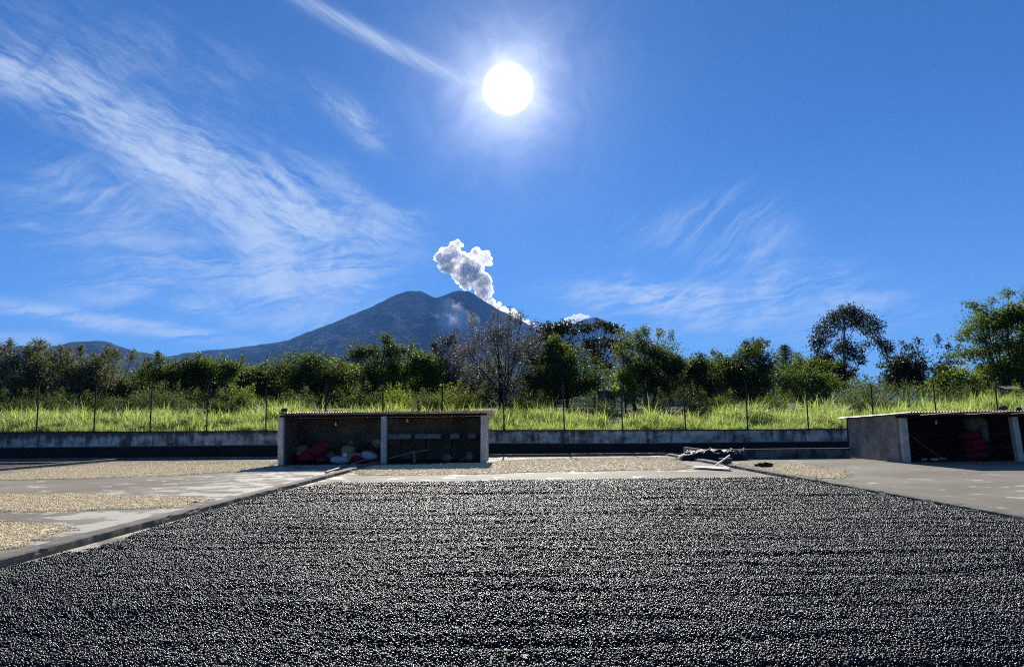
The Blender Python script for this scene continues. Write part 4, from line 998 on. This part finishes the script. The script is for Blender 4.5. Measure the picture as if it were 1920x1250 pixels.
def conifer():
    Y = 78; b = at(1476, 740, Y); tp = at(1476, 648, Y); r = np.random.default_rng(5); gz = field_z(b.x, Y)
    T = thing('conifer', 'pointed star-topped conifer rising behind the low green trees', 'conifer', (b.x, Y, gz)); H = tp.z - gz
    bm = bmesh.new(); tube(bm, [(0, 0, 0), (0, 0, H * .6), (0, 0, H)], [.12, .07, .015], 7)
    V = []; Fs = []; off = 0
    for lv in range(11):
        z = H * (1 - lv * .055) - .1; ln = .32 + lv * .26
        for a in range(6):
            an = a * 1.047 + lv * .5 + r.normal(0, .1); d = np.array([math.cos(an), math.sin(an), .32]); p0 = np.array([0, 0, z]); p1 = p0 + d * ln; tube(bm, [p0, p1], [.025, .01], 4)
            n = int(60 + 60 * ln); u = r.random(n)[:, None]; pts = p0 + (p1 - p0) * u + r.normal(0, .05 + .03 * ln, (n, 3)); v, f = leaf_quads(pts, np.tile(d, (n, 1)), .16, r, asp=.25); V.append(v); Fs.append(f + off); off += len(v)
    obj('crown', np_mesh('crown', np.concatenate(V), np.concatenate(Fs)), L['dark'], T); obj('trunk', bm, M['bark'], T)
conifer()
# understorey bushes (no visible trunks)
BU = [(268, 718, 86, 762, 45, 'olive', 'round light bush under the low green tree at left'), (330, 728, 80, 760, 46, 'olive', 'dull green bush right of the round light bush'), (420, 742, 60, 765, 44.5, 'green', 'low bush between the fourth and fifth left fence posts'),
      (498, 745, 70, 780, 43.5, 'olive', 'greyish bush at the fence left of the left shed'), (455, 722, 34, 760, 47, 'bright', 'small glowing bush on a slim trunk left of the domed tree'), (560, 735, 90, 765, 45, 'olive', 'dull bush above the left end of the shed roof'),
      (690, 725, 80, 768, 45, 'green', 'leafy bush above the shed roof left bay'), (742, 730, 60, 768, 44, 'bright', 'light bush above the middle of the shed roof'), (800, 735, 70, 768, 45, 'olive', 'loose bush with bare stems above the shed roof'), (855, 720, 110, 768, 44, 'bright', 'broad yellow-green bush above the shed roof right bay'),
      (985, 742, 70, 765, 46, 'green', 'shaded bush below the silvery tree'), (1110, 745, 90, 770, 45, 'olive', 'olive bush before the small brown building'), (1250, 738, 90, 768, 45, 'olive', 'olive bush below the many-trunked tree'), (1310, 735, 70, 785, 44, 'dark', 'dark bush behind the fence at the foot of the small dark tree'),
      (1345, 735, 60, 770, 45, 'green', 'green bush left of the rounded dark tree foot'), (1450, 738, 70, 770, 45, 'green', 'green bush right of the rounded dark tree'), (1630, 712, 110, 760, 46, 'olive', 'feathery olive bush below the airy tree'), (1712, 712, 130, 762, 46, 'olive', 'widest feathery olive bush below the dark grey clumpy tree'),
      (1790, 722, 110, 765, 45, 'olive', 'feathery bush below the bright bush at right'), (1860, 728, 100, 765, 44, 'green', 'green bush under the largest right tree'), (1925, 725, 110, 765, 44, 'bright', 'light bush at the right edge above the shed roof'), (1600, 735, 90, 762, 44, 'green', 'low green bush left of the feathery bushes'), (20, 735, 90, 765, 47, 'dark', 'shaded bush at the left edge'), (110, 735, 90, 765, 48, 'dark', 'shaded bush below the flowering tree'), (200, 738, 90, 765, 48, 'dark', 'shaded bush below the pinkish tree')]
for px, top, w, bot, Y, lf, lb in BU:
    tree(px, top, w, bot, Y, 'dome', lb, L[lf], nclump=20, nleaf=300, lsize=.11, csize=.17, name='bush', cat='bush', spikes=2, hollow=.1)
def thicket():
    r = np.random.default_rng(99); n = 60000; X = r.uniform(-76, 76, n); Y = r.uniform(84, 100, n)
    top = 2.6 + 2.2 * vnoise(X, Y, 301, .22) + 1.0 * vnoise(X, Y, 302, .8); top = np.where(X > 42, top * .62, top)
    Z = np.array([field_z(a, 80) for a in X]) + top * r.random(n) ** .6
    v, f = leaf_quads(np.stack([X, Y, Z], -1), np.zeros((n, 3)), .36, r, .2)
    tag(obj('thicket', np_mesh('thicket', v, f), L['dark']), 'dark tangled undergrowth filling the gaps low behind the trees', 'undergrowth', kind='stuff')
thicket()
# small building between the trees, and a pale-roofed one at right
def hut(px0, px1, ptop, pbot, Y, label, m, roofm):
    a, b = at(px0, pbot, Y), at(px1, ptop, Y); w = b.x - a.x; h = b.z - a.z; gz = a.z - 1.0
    t_ = thing('far_building', label, 'building', ((a.x + b.x) / 2, Y, gz))
    obj('wall', box((0, 0, (h + .8) / 2), (w, w * .8, h + .8)), m, t_)
    bm = bmesh.new(); z = h + .8; vs = [bm.verts.new(c) for c in ((-w * .55, -w * .45, z + .005), (w * .55, -w * .45, z + .005), (w * .55, w * .45, z + .25), (-w * .55, w * .45, z + .25))]; bm.faces.new(vs); bmesh.ops.solidify(bm, geom=bm.faces[:], thickness=-.06); obj('roof', bm, roofm, t_)
hut(1122, 1152, 728, 742, 62, 'small brown flat-roofed building seen between the trees right of centre', M['brown'], M['roof'])
hut(1880, 1908, 724, 735, 54, 'low pale-roofed building half hidden under the largest right tree', M['brown'], M['pale_timber'])

# ---------------------------------------------------------------- mountains
def mountain(name, prof, Y0, Lf, seed, gul, m, nx=420, ny=150, p=1.3, back=.5):
    xs_ = []; hs_ = []
    for px, py in prof:
        q = at(px, py, Y0); xs_.append(q.x); hs_.append(q.z)
    xs_, hs_ = np.array(xs_), np.array(hs_); X = np.linspace(xs_[0], xs_[-1], nx); Hh = np.interp(X, xs_, hs_)
    k = np.hanning(5); k /= k.sum(); Hh = np.convolve(np.pad(Hh, 2, mode='edge'), k, 'valid') + np.array([5.5 * mnoise.fractal(Vector((x / 90, seed, 0)), .8, 2, 5) for x in X]) * Y0 / 6000
    ts = np.concatenate([np.linspace(-back, 0, 16)[:-1], np.linspace(0, 1, ny)]); V = np.zeros((len(ts), nx, 3))
    xc = X[np.argmax(Hh)]; z0 = -6.0
    for j, t_ in enumerate(ts):
        if t_ < 0: g = (1 + t_ / back) ** 1.5; spread = 1
        else: g = (1 - t_) ** p; spread = 1
        Y = Y0 - t_ * Lf
        for i in range(nx):
            x = X[i]; 
            n = mnoise.ridged_multi_fractal(Vector(((x - xc) / gul / (1 + 1.2 * abs(t_)) , Y / gul / 5, seed)), 0.9, 2.1, 6, 1.0, 2.0) - 1.2
            n2 = mnoise.fractal(Vector((x / 70, Y / 110, seed)), 0.8, 2, 4)
            amp = min(1, abs(t_) * 5 + .04)
            V[j, i] = (x, Y, z0 + (Hh[i] - z0) * g + amp * (n * gul * .27 * (0.3 + g) + n2 * 9) * (1 if t_ >= 0 else .3) - (amp * gul * .16 if t_ > 0 else 0))
    V[-1, :, 2] = -30; V[0, :, 2] = -30
    I = np.arange(len(ts) * nx).reshape(len(ts), nx); f = np.stack([I[:-1, :-1], I[1:, :-1], I[1:, 1:], I[:-1, 1:]], -1).reshape(-1, 4)
    tag(obj(name, np_mesh(name, V.reshape(-1, 3), f), m, smooth=True), kind='structure')
def hill_mat(name, a, b, c, sc):
    m = bpy.data.materials.new(name); m.use_nodes = True; k = NT(m.node_tree); bs = m.node_tree.nodes['Principled BSDF']
    o = k.new('ShaderNodeTexCoord').outputs['Object']
    n = k.noise(o, sc, 8, .65)[0]; n2 = k.noise(o, sc * .25, 4, .55)[0]
    col = k.mix(k.ss(n, .42, .6), (*a, 1), (*b, 1)); col = k.mix(k.mul(k.ss(n2, .5, .66), k.ss(k.sep(o)[2], 620, 100)), col, (*c, 1))
    k.put(bs.inputs['Base Color'], col); bs.inputs['Roughness'].default_value = 1; bs.inputs['Specular IOR Level'].default_value = 0
    bn = k.new('ShaderNodeBump'); bn.inputs['Strength'].default_value = 1; bn.inputs['Distance'].default_value = 32
    k.l.new(n, bn.inputs['Height']); k.l.new(bn.outputs[0], bs.inputs['Normal']); return m
HM = hill_mat('forested_slope', (.010, .020, .012), (.09, .108, .085), (.21, .225, .17), .012)
mountain('volcano', [(60, 790), (150, 745), (240, 700), (300, 672), (340, 663), (380, 657.5), (430, 654), (470, 648), (520, 642), (545, 636), (560, 629), (590, 618), (620, 607), (650, 594), (690, 578), (710, 568), (740, 553), (755, 548), (770, 545.5), (790, 546), (800, 550), (815, 557.5), (822, 557.5), (838, 552), (850, 546.5), (862, 544.5), (878, 546), (890, 552), (910, 565), (930, 578), (950, 588), (975, 600), (1000, 612), (1060, 645), (1150, 690), (1280, 760), (1330, 790)], 6000, 4300, 3.0, 210, HM, p=1.55)
mountain('second_peak', [(900, 700), (980, 650), (1030, 626), (1060, 614), (1085, 603), (1100, 597), (1115, 595), (1130, 599), (1145, 606), (1180, 622), (1230, 648), (1300, 680), (1400, 720), (1520, 770)], 8200, 4500, 9.0, 260, HM, nx=200, ny=70)
mountain('left_hill', [(-420, 760), (-300, 700), (-150, 668), (-60, 655), (0, 651), (40, 648), (80, 649), (112, 648), (125, 643), (145, 640), (170, 638.5), (195, 639.5), (212, 644), (235, 653), (260, 660), (290, 664), (330, 672), (420, 700), (520, 740), (600, 780)], 4600, 2600, 14.0, 150, HM, nx=260, ny=90)

# ---------------------------------------------------------------- smoke
def volmat(name, dens, aniso, col=(1, 1, 1), nscale=None, lo=.4, hi=.6):
    m = bpy.data.materials.new(name); m.use_nodes = True; k = NT(m.node_tree); n = m.node_tree.nodes; n.remove(n['Principled BSDF'])
    v = k.new('ShaderNodeVolumePrincipled'); v.inputs['Color'].default_value = (*col, 1); v.inputs['Anisotropy'].default_value = aniso
    v.inputs['Density'].default_value = dens
    if nscale:
        o = k.new('ShaderNodeTexCoord').outputs['Object']; k.put(v.inputs['Density'], k.mul(k.ss(k.noise(o, nscale, 4, .6)[0], lo, hi), dens))
    k.l.new(v.outputs[0], n['Material Output'].inputs['Volume']); return m
def puffs(name, lst, Y, label, m, disp=1.0, voxel=6.0, cat='smoke', dy=60, seed=1, depth=None):
    r = random.Random(seed); bm = bmesh.new(); o0 = at(lst[0][0], lst[0][1], Y)
    for px, py, pr in lst:
        p = at(px, py, (depth(py) if depth else Y) + r.uniform(-dy, dy)) - o0; g = bmesh.ops.create_icosphere(bm, subdivisions=3, radius=pr / F * Y)['verts']; bmesh.ops.translate(bm, verts=g, vec=p)
        for k in range(9):
            a = r.uniform(0, 6.28); e = r.uniform(-.9, 1.2); rr = pr / F * Y; q = p + Vector((math.cos(a) * math.cos(e), math.sin(a) * math.cos(e), math.sin(e))) * rr * .8
            g = bmesh.ops.create_icosphere(bm, subdivisions=2, radius=rr * r.uniform(.2, .5))['verts']; bmesh.ops.translate(bm, verts=g, vec=q)
    o = obj(name, bm, m, loc=o0); md = o.modifiers.new('union', 'REMESH'); md.mode = 'VOXEL'; md.voxel_size = voxel; md.use_smooth_shade = True
    for i, (s, a) in enumerate(((75, 50), (26, 30))):
        tx = bpy.data.textures.new(name + str(i), 'CLOUDS'); tx.noise_scale = s; tx.noise_depth = 2
        d = o.modifiers.new('billow', 'DISPLACE'); d.texture = tx; d.texture_coords = 'LOCAL'; d.strength = a * disp; d.mid_level = .5
    return tag(o, label, cat)
puffs('smoke_plume', [(856, 459, 11), (854, 470, 12), (858, 484, 16), (834, 480, 15), (822, 483, 9), (842, 496, 20), (868, 492, 18), (893, 479, 13), (911, 478, 8), (910, 488, 11), (880, 507, 22), (864, 515, 17), (893, 512, 18), (903, 528, 20), (876, 530, 15), (908, 545, 17), (903, 558, 15), (918, 568, 12), (905, 572, 12), (930, 578, 10), (944, 582, 11), (960, 590, 11), (975, 598, 9), (988, 605, 7), (1000, 610, 6)], 6150,
      'billowing white smoke plume rising over the right summit of the volcano', volmat('plume_smoke', .05, .42, (1, .985, .97), nscale=.014, lo=.36, hi=.52))
puffs('summit_cloud', [(1066, 601, 8), (1078, 598, 8), (1090, 597, 7), (1100, 594, 5), (1082, 606, 8)], 8300, 'small white cloud touching the left side of the second peak', volmat('cloud_vapour', .03, .2), voxel=9, cat='cloud')
puffs('crater_steam', [(832, 578, 16), (845, 592, 24), (862, 600, 22), (868, 616, 24), (846, 612, 20)], 5750, 'thin bluish steam drifting down the face of the volcano', volmat('thin_steam', .0055, .2, nscale=.006, lo=.36, hi=.66), disp=1.5, voxel=10, dy=20, depth=lambda py: 5220 - (py - 570) * 18.5)

# ---------------------------------------------------------------- haze
HB = (-9600, -90, -45, 9600, 13500, 1780)
hz = box(((HB[0] + HB[3]) / 2, (HB[1] + HB[4]) / 2, (HB[2] + HB[5]) / 2), (HB[3] - HB[0], HB[4] - HB[1], HB[5] - HB[2]))
tag(obj('haze', hz, volmat('haze_air', 5.2e-5, 0.0, (.17, .42, 1.0))), kind='stuff')
